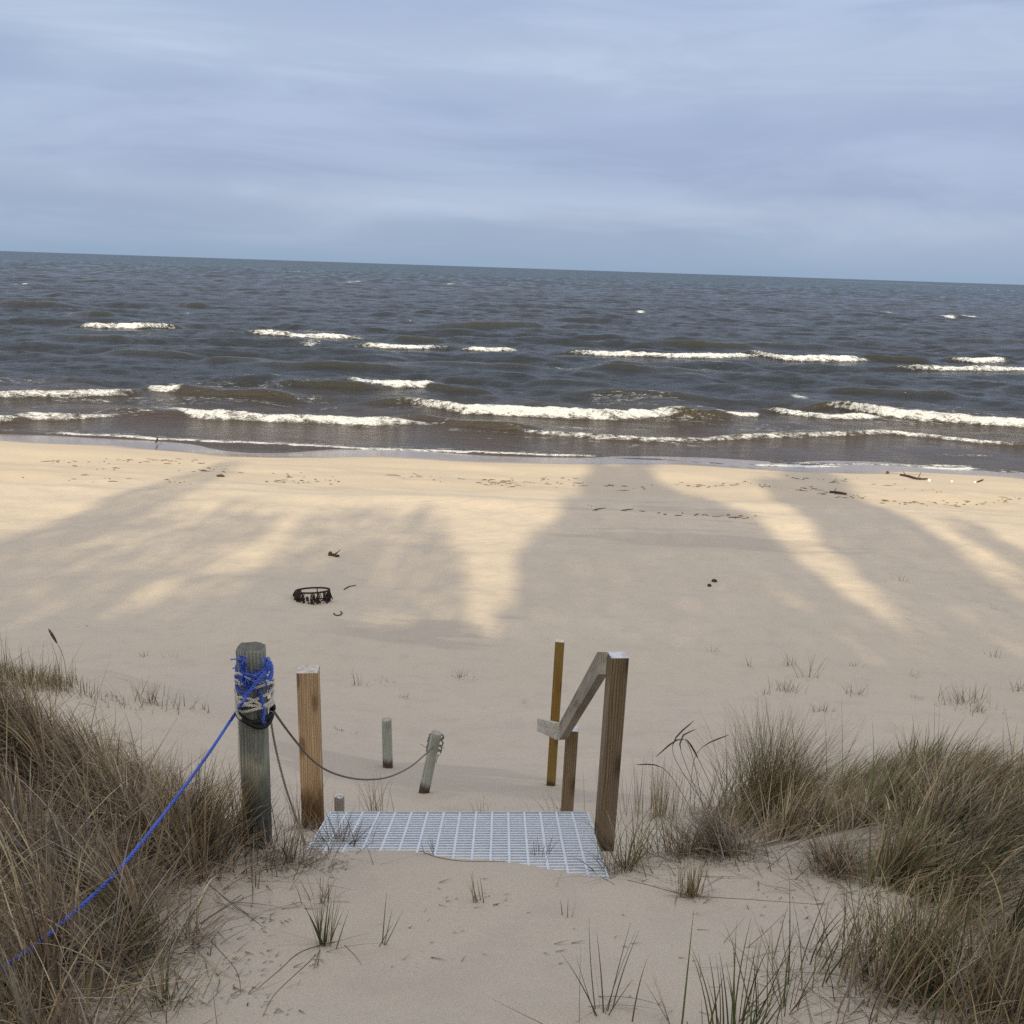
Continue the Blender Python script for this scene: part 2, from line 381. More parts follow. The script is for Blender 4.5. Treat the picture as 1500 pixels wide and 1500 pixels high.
# ------------------------------------------------------------------ terrain mesh
def shells(half, n, outer):
    u = np.linspace(-1, 1, n); return u
def build_terrain():
    ys = [-60, -45, -34, -26, -20, -15, -11, -8, -5, -3, -1.5, -.6, 0, .4]
    y = .7
    while y < 62:
        ys.append(y); y += max(.022, .0075 * y)
    ys += [70, 80, 90]
    ys = np.array(ys); u = np.concatenate([[-14, -8, -5, -3.2, -2.2, -1.6, -1.25], np.linspace(-1, 1, 420), [1.25, 1.6, 2.2, 3.2, 5, 8, 14]])
    Y = np.repeat(ys[:, None], len(u), 1)
    X = u[None] * (1.9 + .62 * np.maximum(ys, 1.0))[:, None]
    X = np.where(np.abs(u)[None] > 1, np.sign(u)[None] * (np.abs(X) + (np.abs(u)[None] - 1) * 6), X)
    Z = terr(X, Y)
    wet = 1 - sstep(.03, .36, Z + .05 * vnoise(X / 2.5, Y, 77))
    wet = wet * sstep(30, 34, Y)
    damp = g2(X, Y, 4.3, 23.5, 3.6, 4.2, 1.0) + g2(X, Y, -1, 14.2, 1.5, 1.6, .8) + g2(X, Y, -8, 27.5, 4, 1.6, .8) + g2(X, Y, 2.2, 30, 9, 2.0, .45) + g2(X, Y, -1.2, 8.1, 1.0, .7, .9) + g2(X, Y, .8, 7.6, 1.2, .5, .6)  # damp sheets, with the shade of shallow hollows painted in too
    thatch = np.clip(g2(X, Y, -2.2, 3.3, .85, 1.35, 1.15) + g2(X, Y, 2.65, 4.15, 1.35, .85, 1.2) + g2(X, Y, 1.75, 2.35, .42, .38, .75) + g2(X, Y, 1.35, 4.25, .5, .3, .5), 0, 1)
    nr, nc = X.shape
    idx = np.arange(nr * nc).reshape(nr, nc)
    F = np.stack([idx[:-1, :-1], idx[:-1, 1:], idx[1:, 1:], idx[1:, :-1]], -1).reshape(-1, 4)
    V = np.stack([X, Y, Z], -1).reshape(-1, 3)
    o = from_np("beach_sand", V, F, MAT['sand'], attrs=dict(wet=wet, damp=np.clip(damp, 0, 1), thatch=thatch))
    tag(o, "pale dune and beach sand running down to the sea", "sand", kind="structure")
build_terrain()

# ------------------------------------------------------------------ sea
# breakers traced at the sea surface: (photo points along the crest's foot, height m, front m, back m, foam, trail)
BR = [
 ([(118, 477), (150, 479), (200, 480), (248, 478)], .75, .9, 2.8, 1.0, .15),
 ([(365, 488), (420, 491), (470, 494), (522, 494)], .60, .9, 2.6, .85, .5),
 ([(525, 505), (580, 508), (612, 510), (650, 507)], .55, .8, 2.2, .9, .1),
 ([(680, 512), (715, 514), (756, 513)], .45, .7, 2.0, .85, .0),
 ([(850, 515), (900, 520), (980, 523), (1060, 523), (1118, 520)], .65, .9, 2.4, .95, .35),
 ([(1108, 519), (1150, 526), (1210, 528), (1270, 527)], .75, .9, 2.4, 1.0, .15),
 ([(1398, 526), (1430, 530), (1474, 528)], .60, .8, 2.0, 1.0, .0),
 ([(1325, 538), (1370, 541), (1430, 542), (1530, 543)], .50, .8, 2.0, .85, .1),
 ([(512, 556), (545, 566), (590, 568), (642, 566)], .62, .7, 1.7, 1.0, .2),
 ([(-40, 578), (50, 579), (120, 580), (192, 576)], .40, .6, 1.5, .85, .4),
 ([(214, 571), (240, 573), (266, 573)], .35, .6, 1.4, .9, 0),
 ([(270, 574), (330, 578), (400, 578)], .40, .6, 1.4, .30, .0),
 ([(240, 600), (300, 612), (400, 617), (520, 622), (630, 621)], .55, .6, 1.5, .98, .25),
 ([(15, 613), (90, 614), (170, 609)], .38, .5, 1.3, .85, .1),
 ([(-40, 617), (0, 618), (22, 616)], .36, .5, 1.3, .85, .0),
 ([(598, 588), (680, 605), (780, 609), (900, 611), (996, 609)], .62, .6, 1.6, 1.0, .2),
 ([(1045, 607), (1080, 609), (1116, 608)], .36, .5, 1.3, .75, .15),
 ([(1130, 601), (1190, 610), (1240, 614), (1296, 612)], .42, .55, 1.4, .95, .2),
 ([(1222, 594), (1290, 607), (1380, 614), (1450, 621), (1560, 627)], .66, .65, 1.7, 1.0, .3),
 ([(738, 628), (790, 637), (860, 643), (960, 648), (1040, 646), (1130, 639), (1220, 638), (1300, 636), (1370, 642), (1440, 650), (1540, 656)], .24, .40, 1.1, .72, .12),
]
# unbroken humps (photo points, height, front, back)
HU = [
 ([(640, 478), (700, 479), (780, 477)], .8, 2.2, 3.2), ([(975, 503), (1030, 506), (1100, 508)], .7, 1.4, 2.4),
 ([(580, 497), (610, 498), (645, 500)], .6, 1.2, 2.0), ([(300, 528), (330, 529), (370, 530)], .4, 1.2, 2.0),
 ([(375, 534), (440, 537), (570, 539)], .5, 1.3, 2.2), ([(870, 575), (930, 578), (1015, 581)], .42, .9, 1.7),
 ([(1235, 573), (1300, 577), (1400, 579)], .5, 1.0, 1.8), ([(-30, 445), (20, 447), (70, 447)], .9, 2.6, 3.6),
 ([(255, 447), (272, 448), (292, 448)], .8, 2.4, 3.2), ([(408, 560), (460, 566), (530, 568)], .55, .7, 1.7),
 ([(620, 566), (660, 573), (710, 576)], .45, .7, 1.7), ([(260, 574), (330, 579), (415, 580)], .45, .6, 1.5),
 ([(600, 614), (660, 624), (760, 631)], .34, .55, 1.3), ([(980, 608), (1020, 611), (1060, 610)], .60, .55, 1.5),
 ([(160, 604), (200, 607), (260, 610)], .34, .6, 1.3), ([(1270, 525), (1310, 528), (1360, 530)], .55, .9, 1.9),
 ([(880, 538), (930, 542), (1010, 543)], .45, 1.1, 1.9), ([(640, 534), (700, 537), (780, 538)], .35, 1.1, 1.8),
 ([(1090, 504), (1160, 508), (1230, 510)], .4, 1.4, 2.2), ([(60, 492), (110, 495), (170, 496)], .5, 1.6, 2.4),
 ([(150, 515), (200, 518), (260, 519)], .4, 1.4, 2.0), ([(800, 560), (850, 562), (900, 564)], .3, .9, 1.6),
 ([(1380, 498), (1430, 500), (1500, 501)], .5, 1.6, 2.4), ([(100, 460), (125, 462), (150, 462)], .7, 2.0, 3.0),
]
# thin run-up edge on the sand
SW = [([(55, 633), (150, 638), (260, 644), (400, 651), (520, 657), (640, 661), (760, 666), (890, 669)], .8),
      ([(1085, 681), (1130, 683), (1200, 685), (1300, 687), (1400, 688), (1450, 686)], 1.0),
      ([(880, 671), (980, 677), (1090, 684)], .45), ([(1440, 690), (1520, 693)], .6), ([(-60, 630), (60, 634)], .35),
      ([(1130, 678), (1250, 681), (1400, 684), (1440, 682)], .7)]
def build_sea():
    ys = [34.0]
    while ys[-1] < 38: ys.append(ys[-1] + .06)
    while ys[-1] < 62: ys.append(ys[-1] + .10)
    while ys[-1] < 115: ys.append(ys[-1] + .16)
    while ys[-1] < 40000: ys.append(ys[-1] * 1.0035 if ys[-1] < 900 else ys[-1] * 1.03)
    ys = np.array(ys)
    u = np.concatenate([[-10, -6, -4, -2.6, -1.9, -1.45, -1.2], np.linspace(-1.08, 1.08, 760), [1.2, 1.45, 1.9, 2.6, 4, 6, 10]])
    Y = np.repeat(ys[:, None], len(u), 1); X = u[None] * (2.0 + .545 * ys)[:, None]
    dy = np.gradient(ys)[:, None]
    Z = np.zeros_like(X); foam = np.zeros_like(X); hump = np.zeros_like(X)
    depth = np.maximum(0, -terr(X, np.minimum(Y, 89)))
    damp = .12 + .88 * sstep(.1, 1.3, depth)
    r = np.random.default_rng(3)
    for k in range(64):
        lam = .8 * (15 / .8) ** (k / 63) * r.uniform(.92, 1.08)
        th = r.normal(.05, .50); a = .0062 * lam ** .80 * (1.1 + .85 * sstep(1.6, 3.5, lam))
        kx, ky = 2 * math.pi / lam * math.sin(th), 2 * math.pi / lam * math.cos(th)
        ph = kx * X + ky * Y + r.uniform(0, 6.28) + .8 * vnoise(X / (lam * 3), Y / (lam * 3), 160 + k)
        keep = 1 - sstep(.22, .45, dy / lam * np.ones_like(X))
        env = .55 + .75 * vnoise(X / (lam * 3.5), Y / (lam * 3), 100 + k)
        Z += a * keep * env * (np.exp(1.25 * np.sin(ph) - .8) - .8) * 1.2
    Z *= damp
    def put(pts, hgt, wf, wb, fm, tr, seed):
        P = np.array([at_z(px, py, hgt * .15) for px, py in pts])
        xs, yv = P[:, 0], P[:, 1]; ln = xs[-1] - xs[0]
        rows = np.where((ys > yv.min() - 6) & (ys < yv.max() + 30))[0]
        if not len(rows): return
        a, b = rows[0], rows[-1] + 1
        x = X[a:b]; y = Y[a:b]
        yc = np.interp(x, xs, yv) + .12 * vnoise(x / 1.3, x * 0 + seed, seed) + .3 * vnoise(x / 4., x * 0 + seed, seed + 1)
        e = min(.18 * ln, 3.5)
        win = sstep(xs[0] - e * 1.1, xs[0] + e, x) * (1 - sstep(xs[-1] - e, xs[-1] + e * 1.1, x))
        hwin = sstep(xs[0] - e * 2.2, xs[0] + e, x) * (1 - sstep(xs[-1] - e, xs[-1] + e * 2.2, x))
        var = .86 + .22 * vnoise(x / 2.6, x * 0 + 3, seed + 2) + .07 * vnoise(x / .6, x * 0 + 5, seed + 5)
        s = y - yc - wf
        sh = np.where(s < 0, np.exp(-(s / (wf * .62)) ** 2), np.exp(-(s / wb) ** 2))
        Z[a:b] *= 1 - .8 * hwin * np.exp(-(s / (wb * 2.2)) ** 2)
        Z[a:b] += hgt * hwin * var * sh
        hump[a:b] = np.maximum(hump[a:b], .8 * hwin * np.where(s < 0, np.exp(-(s / (wf * .8)) ** 2), np.exp(-(s / (wb * .45)) ** 2)) * min(1, hgt * 1.8))
        if fm > 0:
            fs = sstep(-wf * 1.7, -wf * .35, s) * (1 - sstep(-wb * .04, wb * .32, s))
            v2 = .95 + .16 * vnoise(x / 1.6, x * 0 + 9, seed + 7)
            foam[a:b] = np.maximum(foam[a:b], .92 * fm * win * fs * v2)
            Z[a:b] += hgt * win * fs * (.12 * fbm(x * 2.4, y * 2.4, seed + 9, 3) + .10 * np.abs(vnoise(x * 6, y * 6, seed + 10)))
        if tr > 0:
            t = np.exp(-((s - wb) / (wb * 1.8)) ** 2) * (.55 + .45 * vnoise(x / 3, y / 1.5, seed + 4))
            foam[a:b] = np.maximum(foam[a:b], (tr + .12) * hwin * t * .85)
    for i, (pts, h, wf, wb, f, t) in enumerate(BR): put(pts, h * .70, wf * .9, wb, f, t, 200 + 11 * i)
    for i, (pts, h, wf, wb) in enumerate(HU): put(pts, h * .8, wf, wb, 0, 0, 500 + 11 * i)
    for i, (pts, fm) in enumerate(SW):
        P = np.array([at_z(px, py, .02) for px, py in pts]); m = ys < 46
        x = X[m]; y = Y[m]
        yc = np.interp(x, P[:, 0], P[:, 1]) + .10 * vnoise(x / .7, x * 0, 800 + i)
        win = sstep(P[0, 0] - .3, P[0, 0] + 1.2, x) * (1 - sstep(P[-1, 0] - 1.2, P[-1, 0] + .3, x))
        s = y - yc
        band = sstep(-.10, .05, s) * np.exp(-np.maximum(s, 0) / .95)
        foam[m] = np.maximum(foam[m], fm * 1.05 * win * band)
        Z[m] += .08 * win * np.exp(-((s - .2) / .3) ** 2)
    # broken foam lying between the breakers, and a few distant whitecaps
    pat = sstep(.25, .9, fbm(X / 6., Y / 2.2, 900, 3)) * sstep(39, 43, Y) * (1 - sstep(60, 72, Y))
    foam = np.maximum(foam, .36 * pat)
    for px, py, w, f in [(598, 467, 4, .8), (517, 412, 8, .6), (440, 397, 5, .5), (32, 414, 6, .7), (276, 455, 4, .6), (938, 454, 8, .8), (1283, 414, 14, .6), (1390, 463, 12, .7), (1415, 461, 10, .7), (1466, 425, 3, .8), (455, 498, 20, .6), (830, 532, 45, .42), (1040, 532, 40, .42), (1172, 580, 14, .7), (120, 458, 26, .5), (1307, 456, 8, .5), (660, 415, 6, .5), (60, 558, 75, .46), (1045, 590, 60, .48), (620, 592, 60, .44), (430, 598, 55, .40), (840, 622, 90, .42), (1300, 590, 70, .46), (150, 600, 50, .40), (880, 508, 60, .46), (1180, 628, 80, .42), (1420, 662, 60, .42), (1260, 672, 90, .48), (450, 480, 40, .42), (950, 575, 50, .38)]:
        P = at_z(px, py, .1); wm = w / 1500 * P[1]
        g = np.exp(-((X - P[0]) / wm) ** 2 - ((Y - P[1]) / (P[1] * P[1] / 7 * .0012 + .2)) ** 2)
        foam = np.maximum(foam, f * g)
    shallow = 1 - sstep(.25, 2.0, depth + .25 * fbm(X / 7., Y / 3., 950, 2))
    far = sstep(70, 260, Y)
    nr, nc = X.shape; idx = np.arange(nr * nc).reshape(nr, nc)
    F = np.stack([idx[:-1, :-1], idx[:-1, 1:], idx[1:, 1:], idx[1:, :-1]], -1).reshape(-1, 4)
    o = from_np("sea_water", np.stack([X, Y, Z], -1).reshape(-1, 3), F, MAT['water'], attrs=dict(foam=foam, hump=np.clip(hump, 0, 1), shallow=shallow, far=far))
    tag(o, "dark grey green sea with rows of white breakers rolling onto the beach", "sea", kind="structure")
build_sea()

# ------------------------------------------------------------------ sun and sky
SUN_EL, SUN_AZ = R(26), R(3.2)          # light travels towards +y, a little to +x
TOSUN = np.array([-math.sin(SUN_AZ) * math.cos(SUN_EL), -math.cos(SUN_AZ) * math.cos(SUN_EL), math.sin(SUN_EL)])
sd = bpy.data.lights.new("sun", 'SUN'); sd.energy = 5.0; sd.angle = R(.7); sd.color = (1.0, .83, .53)
so = bpy.data.objects.new("sun", sd); COL.objects.link(so)
so.rotation_euler = Vector(TOSUN).to_track_quat('Z', 'Y').to_euler()
def build_world():
    w = bpy.data.worlds.new("World"); SC.world = w; w.use_nodes = True
    nt = w.node_tree; L = nt.links; bg = nt.nodes["Background"]; out = nt.nodes["World Output"]
    sky = N(nt, "ShaderNodeTexSky"); sky.sky_type = 'NISHITA'; sky.sun_disc = False
    sky.sun_elevation = SUN_EL; sky.sun_rotation = math.atan2(TOSUN[0], TOSUN[1]); sky.air_density = 1.0; sky.dust_density = 1.5
    L.new(sky.outputs[0], bg.inputs[0]); bg.inputs[1].default_value = .10
    d = N(nt, "ShaderNodeTexCoord").outputs["Generated"]
    sx = N(nt, "ShaderNodeSeparateXYZ"); L.new(d, sx.inputs[0])
    # cloud deck: direction projected onto a flat layer, so bands flatten towards the horizon
    zc = mth(nt, 'ADD', mth(nt, 'MAXIMUM', sx.outputs[2], 0.0), .10)
    cx = N(nt, "ShaderNodeCombineXYZ"); L.new(mth(nt, 'DIVIDE', sx.outputs[0], zc), cx.inputs[0]); L.new(mth(nt, 'DIVIDE', sx.outputs[1], zc), cx.inputs[1])
    n1 = noise(nt, mapping(nt, d, (1.5, 1.5, 5.5), (0, R(3), 0)), 1.35, 4, .48, .7)
    n2 = noise(nt, mapping(nt, d, (2.2, 2.2, 13), (0, R(2), 0)), 1.6, 5, .55, .6)
    n3 = noise(nt, mapping(nt, d, (1, 1, 3.0)), 1.3, 2, .5)
    cl = mth(nt, 'ADD', mth(nt, 'MULTIPLY', n1, .72), mth(nt, 'MULTIPLY', n2, .28))
    low = mix(nt, 'MIX', smooth(nt, cl, .34, .68), (.315, .388, .57), (.435, .525, .685))
    low = mix(nt, 'MIX', mth(nt, 'MULTIPLY', smooth(nt, n3, .42, .7), .5), low, (.37, .425, .63))
    ez = mth(nt, 'ADD', sx.outputs[2], mth(nt, 'ADD', mth(nt, 'MULTIPLY', mth(nt, 'SUBTRACT', n1, .5), .075), mth(nt, 'MULTIPLY', sx.outputs[0], .02)))
    bd = ramp(nt, [(.0, (.32, .43, .60)), (.030, (.30, .40, .575)), (.052, (.385, .465, .63)), (.085, (.285, .36, .55)), (.125, (.33, .405, .59)), (.185, (.47, .56, .70)), (.235, (.40, .485, .66)), (.30, (.34, .415, .61))], 'EASE'); L.new(ez, bd.inputs[0])
    low = mix(nt, 'MIX', .62, low, bd.outputs[0])
    fs_ = mix(nt, 'MIX', smooth(nt, n2, .40, .66), (.92, .925, .94), (1.07, 1.065, 1.04))
    low = mix(nt, 'MULTIPLY', 1.0, low, fs_)
    hz = mth(nt, 'SUBTRACT', 1, smooth(nt, sx.outputs[2], .0, .04))
    low = mix(nt, 'MIX', mth(nt, 'MULTIPLY', hz, .8), low, (.265, .37, .525))
    # the deck is thin: brighter and whiter overhead and round the sun
    dt = N(nt, "ShaderNodeVectorMath"); dt.operation = 'DOT_PRODUCT'; L.new(d, dt.inputs[0]); dt.inputs[1].default_value = TOSUN
    gl = smooth(nt, dt.outputs["Value"], -.35, 1.0)
    hi = mix(nt, 'MIX', cl, (.95, .95, 1.0), (1.5, 1.42, 1.36))
    up = smooth(nt, sx.outputs[2], .30, .95)
    fac = mth(nt, 'MAXIMUM', gl, mth(nt, 'MULTIPLY', up, .75))
    cc = mix(nt, 'MIX', fac, low, hi)
    b2 = N(nt, "ShaderNodeBackground"); L.new(cc, b2.inputs[0]); b2.inputs[1].default_value = 1.0
    mx = N(nt, "ShaderNodeMixShader"); mx.inputs[0].default_value = .88
    L.new(bg.outputs[0], mx.inputs[1]); L.new(b2.outputs[0], mx.inputs[2]); L.new(mx.outputs[0], out.inputs[0])
build_world()
SC.cycles.use_denoising = False
SC.cycles.sample_clamp_direct = 4.0; SC.cycles.sample_clamp_indirect = 4.0
SC.view_settings.view_transform = 'Standard'; SC.view_settings.look = 'None'
SC.view_settings.exposure = .16; SC.view_settings.gamma = 1

# ------------------------------------------------------------------ trees behind the viewer that shade the dune
PLY = -12.0
def to_plane(px, py, ply=PLY):
    P = on_terr(px, py); t = (ply - P[1]) / TOSUN[1]; Q = P + TOSUN * t; return Q[0], Q[2]
def inside(poly, x, z):
    r = np.zeros(len(x), bool); j = len(poly) - 1
    for i in range(len(poly)):
        xi, zi = poly[i]; xj, zj = poly[j]
        c = ((zi > z) != (zj > z)) & (x < (xj - xi) * (z - zi) / (zj - zi + 1e-12) + xi); r ^= c; j = i
    return r
def crown(name, poly, dens, parent, y0=PLY, dy=1.3, size=.32):
    p = np.array(poly); lo, hi = p.min(0), p.max(0); area = .5 * abs(np.dot(p[:, 0], np.roll(p[:, 1], 1)) - np.dot(p[:, 1], np.roll(p[:, 0], 1)))
    n = int(area * dens / (.185 * size * size))
    x = rng.uniform(lo[0], hi[0], n * 3); z = rng.uniform(lo[1], hi[1], n * 3)
    wob = .26 * fbm(x * 1.4, z * .7, 61, 3)
    ok = inside(poly, x + wob, z + .35 * fbm(x * 1.1, z * 1.1, 71, 3)); x, z = x[ok][:n], z[ok][:n]; n = len(x)
    y = y0 + rng.normal(0, dy * .5, n)
    C = np.stack([x, y, z], 1)
    a = rng.normal(size=(n, 3)); a /= np.linalg.norm(a, axis=1)[:, None]
    b = np.cross(a, rng.normal(size=(n, 3))); b /= np.linalg.norm(b, axis=1)[:, None]
    s = size * rng.uniform(.5, 1.1, n)[:, None]
    V = np.stack([C - a * s * .5, C + b * s * .28, C + a * s * .5, C - b * s * .28], 1).reshape(-1, 3)
    F = np.arange(4 * n).reshape(-1, 4)
    return from_np(name, V, F, MAT['leaf'], parent, smooth=False)
def tree(pxpoly, dens, label, name="pine_tree", trunks=None, ply=PLY):
    poly = [to_plane(*q, ply) for q in pxpoly]; p = np.array(poly)
    k = np.argmax(p[:, 1]); tx = p[:, 0].mean(); gz = tz(tx, ply)
    root = empty(name, (0, 0, 0), label, "tree")
    crown("crown", poly, dens, root, ply)
    for q in (trunks or [None]):
        bx, rr = (tx, .16) if q is None else (to_plane(*q[:2], ply)[0], q[2])
        top = p[k] if q is None else np.array(to_plane(*q[:2], ply)) 
        mb = MB(); pts = []; rs = []
        for i in range(9):
            t = i / 8; pts.append((bx + (top[0] - bx) * t ** 1.4 + .08 * math.sin(5 * t), ply, gz - .3 + (top[1] - gz) * t)); rs.append(rr * (1 - .85 * t) + .01)
        mb.tube(pts, rs, 8)
        if q is None:
            for i in range(14):
                t = .3 + .65 * i / 14; z = gz + (top[1] - gz) * t; ln = (1 - t) * 2.2 + .3; a = i * 2.4
                mb.tube([(bx, ply, z), (bx + math.cos(a) * ln, ply + math.sin(a) * ln * .5, z + .25 * ln)], [.045 * (1 - t) + .01, .008], 5)
        mb.build("trunk", MAT['bark'], root, True)
    return root
tree([(722, 985), (724, 905), (764, 815), (820, 752), (862, 702), (884, 668), (900, 684), (914, 690), (924, 668), (942, 674), (965, 700), (1000, 724), (1075, 745), (1140, 790), (1210, 850), (1285, 898), (1325, 922), (1360, 985)], 5.5, "broad dense pine behind the viewer whose shadow crosses the middle of the beach")
tree([(1346, 985), (1318, 890), (1268, 830), (1198, 772), (1112, 712), (1135, 694), (1172, 682), (1210, 690), (1245, 718), (1325, 760), (1395, 795), (1465, 855), (1540, 920), (1600, 985)], 5.0, "tall pine behind the viewer shading the right part of the beach")
tree([(1560, 985), (1500, 860), (1440, 800), (1395, 770), (1430, 768), (1500, 805), (1600, 880), (1750, 985)], 3.5, "thin pine at the right end of the wood behind the viewer")
tree([(535, 985), (552, 880), (575, 810), (600, 757), (625, 745), (655, 765), (684, 800), (680, 860), (676, 985)], 2.8, "slender pine behind the viewer shading sand near the iron ring", trunks=[(684, 868, .17), (697, 876, .15), (620, 780, .12)])
tree([(-160, 985), (-140, 860), (0, 790), (120, 748), (230, 708), (330, 676), (352, 682), (280, 722), (180, 768), (90, 815), (10, 870), (-60, 985)], 3.2, "tall narrow pine at the left end of the wood behind the viewer")
tree([(-60, 985), (-20, 890), (60, 850), (170, 840), (300, 846), (400, 832), (470, 800), (540, 800), (560, 850), (555, 985)], 2.4, "low wide pine behind the viewer on the left")
tree([(-60, 905), (150, 822), (325, 744), (425, 744), (330, 820), (150, 905)], 2.0, "sparse young birch behind the viewer on the left", "birch_tree")
tree([(-200, 900), (-60, 822), (90, 768), (235, 744), (300, 744), (150, 812), (-20, 905)], 2.0, "sparse leaning birch behind the viewer, farthest left", "birch_tree")
tree([(250, 905), (395, 808), (455, 748), (600, 750), (560, 830), (440, 905)], 1.7, "small sparse birch behind the viewer near the centre", "birch_tree")
for i in range(9):
    x0 = -17 + i * 3.9; top = to_plane(715, 985 + random.uniform(-4, 4))[1]
    w_ = 2.6; gz = tz(x0, -10.6) - .2
    poly = [(x0 - w_, gz), (x0 - w_ * 1.05, top - 1.0), (x0 - w_ * .6, top - .25), (x0, top - .1), (x0 + w_ * .6, top - .25), (x0 + w_ * 1.05, top - 1.0), (x0 + w_, gz)]
    b = empty("juniper_bush", (0, 0, 0), "dense tall juniper bush under the pines behind the viewer", "bush", "juniper bushes behind the viewer")
    crown("crown", poly, 11, b, -10.6, 1.0, .42)
    mb = MB(); mb.tube([(x0, -10.6, gz), (x0 + .1, -10.6, gz + 2.5)], [.12, .05], 8); mb.build("trunk", MAT['bark'], b, True)

# ------------------------------------------------------------------ posts, rail, grating
def post_at(px, py_base, py_top, half_w_px=None, depth=None):
    """foot on the sand under a photo point and the height at which the top reads at py_top"""
    if depth: P = at_depth(px, py_base, depth)
    else: P = on_terr(px, py_base)
    return P
def height_to(P, py):
    lo, hi = 0, 4
    for _ in range(40):
        m = (lo + hi) / 2
        if project(P + np.array([0, 0, m]))[1] > py: lo = m
        else: hi = m
    return lo
def square_post(name, sx, sy, h, bury, mat, parent, loc, rotz=0, tilt=(0, 0), bevel=.004):
    mb = MB(); n = 10
    vs = []; 
    for i in range(n + 1):
        z = -bury + (h + bury) * i / n
        for (x, y) in ((-sx / 2, -sy / 2), (sx / 2, -sy / 2), (sx / 2, sy / 2), (-sx / 2, sy / 2)): vs.append((x, y, z))
    fs = [(3, 2, 1, 0), tuple(4 * n + k for k in range(4))]
    for i in range(n):
        for k in range(4): fs.append((4 * i + k, 4 * i + (k + 1) % 4, 4 * i + 4 + (k + 1) % 4, 4 * i + 4 + k))
    mb.add(vs, fs); o = mb.build(name, mat, parent, False, bevel)
    o.location = loc; o.rotation_euler = (tilt[0], tilt[1], rotz); return o
def round_post(name, r, h, bury, mat, parent, loc, tilt=(0, 0), taper=.97, rough=.03, n=28, seed=1, chew=.012):
    rr = random.Random(seed); vs = []; m = 26; ph = [rr.uniform(0, 6.28) for _ in range(4)]
    for i in range(m + 1):
        z = -bury + (h + bury) * i / m; t = i / m; rad = r * (1 + (taper - 1) * t)
        for k in range(n):
            a = 2 * math.pi * k / n
            q = rad * (1 + rough * math.sin(2 * a + ph[0]) + rough * .6 * math.sin(5 * a + ph[1] + z * 2) + rough * .4 * math.sin(9 * a + ph[2]))
            vs.append((q * math.cos(a), q * math.sin(a), z + (chew * math.sin(3 * a + ph[3]) + rr.uniform(-1, 1) * chew * .5 if i == m else 0)))
    # worn, slightly dished end
    top0 = m * n
    for f, dz in ((.86, .006), (.6, -.004), (.3, -.008)):
        for k in range(n):
            v = vs[top0 + k]; vs.append((v[0] * f, v[1] * f, h + dz + rr.uniform(-1, 1) * chew * .4))
    fs = []
    for i in range(m + 3):
        for k in range(n): fs.append((i * n + k, i * n + (k + 1) % n, (i + 1) * n + (k + 1) % n, (i + 1) * n + k))
    fs.append(tuple((m + 3) * n + k for k in range(n)))
    mb = MB(); mb.add(vs, fs); o = mb.build(name, mat, parent, True)
    o.location = loc; o.rotation_euler = (*tilt, 0); return o

# round weathered post with the ropes
PR = on_terr(378, 1238); hR = height_to(PR, 949)
RR = 41 / 1500 * project(PR + np.array([0, 0, hR * .6]))[2] / 2
rp = round_post("wooden_post", RR, hR, .35, MAT['old'], None, PR, (0, R(-.4)), seed=4, taper=1.0, chew=.006)
tag(rp, "old round grey green timber post wound with blue and white rope", "post")
# bright square post left of the grating
PS = on_terr(459, 1212); hS = height_to(PS, 979)
wS = 30 / 1500 * project(PS + np.array([0, 0, hS * .7]))[2]
sp = square_post("wooden_post", wS, wS, hS, .4, MAT['new'], None, PS, R(5), (R(.5), R(-.9)))
tag(sp, "square fresh orange pine post at the left end of the steel grating", "post")
# hand rail: three posts and two rails, nailed together
DN = 4.42
PN = at_depth(883, 1255, DN); PN[2] = tz(PN[0], PN[1])
hN = height_to(PN, 959)
wN = 26.5 / 1500 * project(PN + np.array([0, 0, hN * .8]))[2]
rail = empty("hand_rail", PN, "wooden stair hand rail of three posts and two sloping boards right of the grating", "hand rail")
def loc_in(p): return Vector(p) - Vector(PN)
o = square_post("post", wN, wN, hN, .4, MAT['rail'], rail, (0, 0, 0), R(8), (0, R(.9))); o["label"] = "thick grey brown square post with a pale sky-tinted top beside the grating"
top_near = at_depth(882.5, 973, DN + .01)
end_mid = at_depth(826, 1069, 5.95)
PM = at_depth(832, 1190, 6.02); topM = at_depth(838, 1067, 6.02); PM[0] = topM[0] - .01; PM[1] = topM[1]; gM = tz(PM[0], PM[1]); PM[2] = gM
o = square_post("post", .074, .074, topM[2] - gM, .4, MAT['rail'], rail, loc_in(PM), R(-3), (0, R(.8))); o["label"] = "short grey brown post at the joint of the two boards"
PY = on_terr(807, 1150); hY = height_to(PY, 938)
o = square_post("post", .072, .072, hY, .4, MAT['yellow'], rail, loc_in(PY), R(-6), (0, R(.9))); o["label"] = "tall thin yellow brown post farther down the slope"
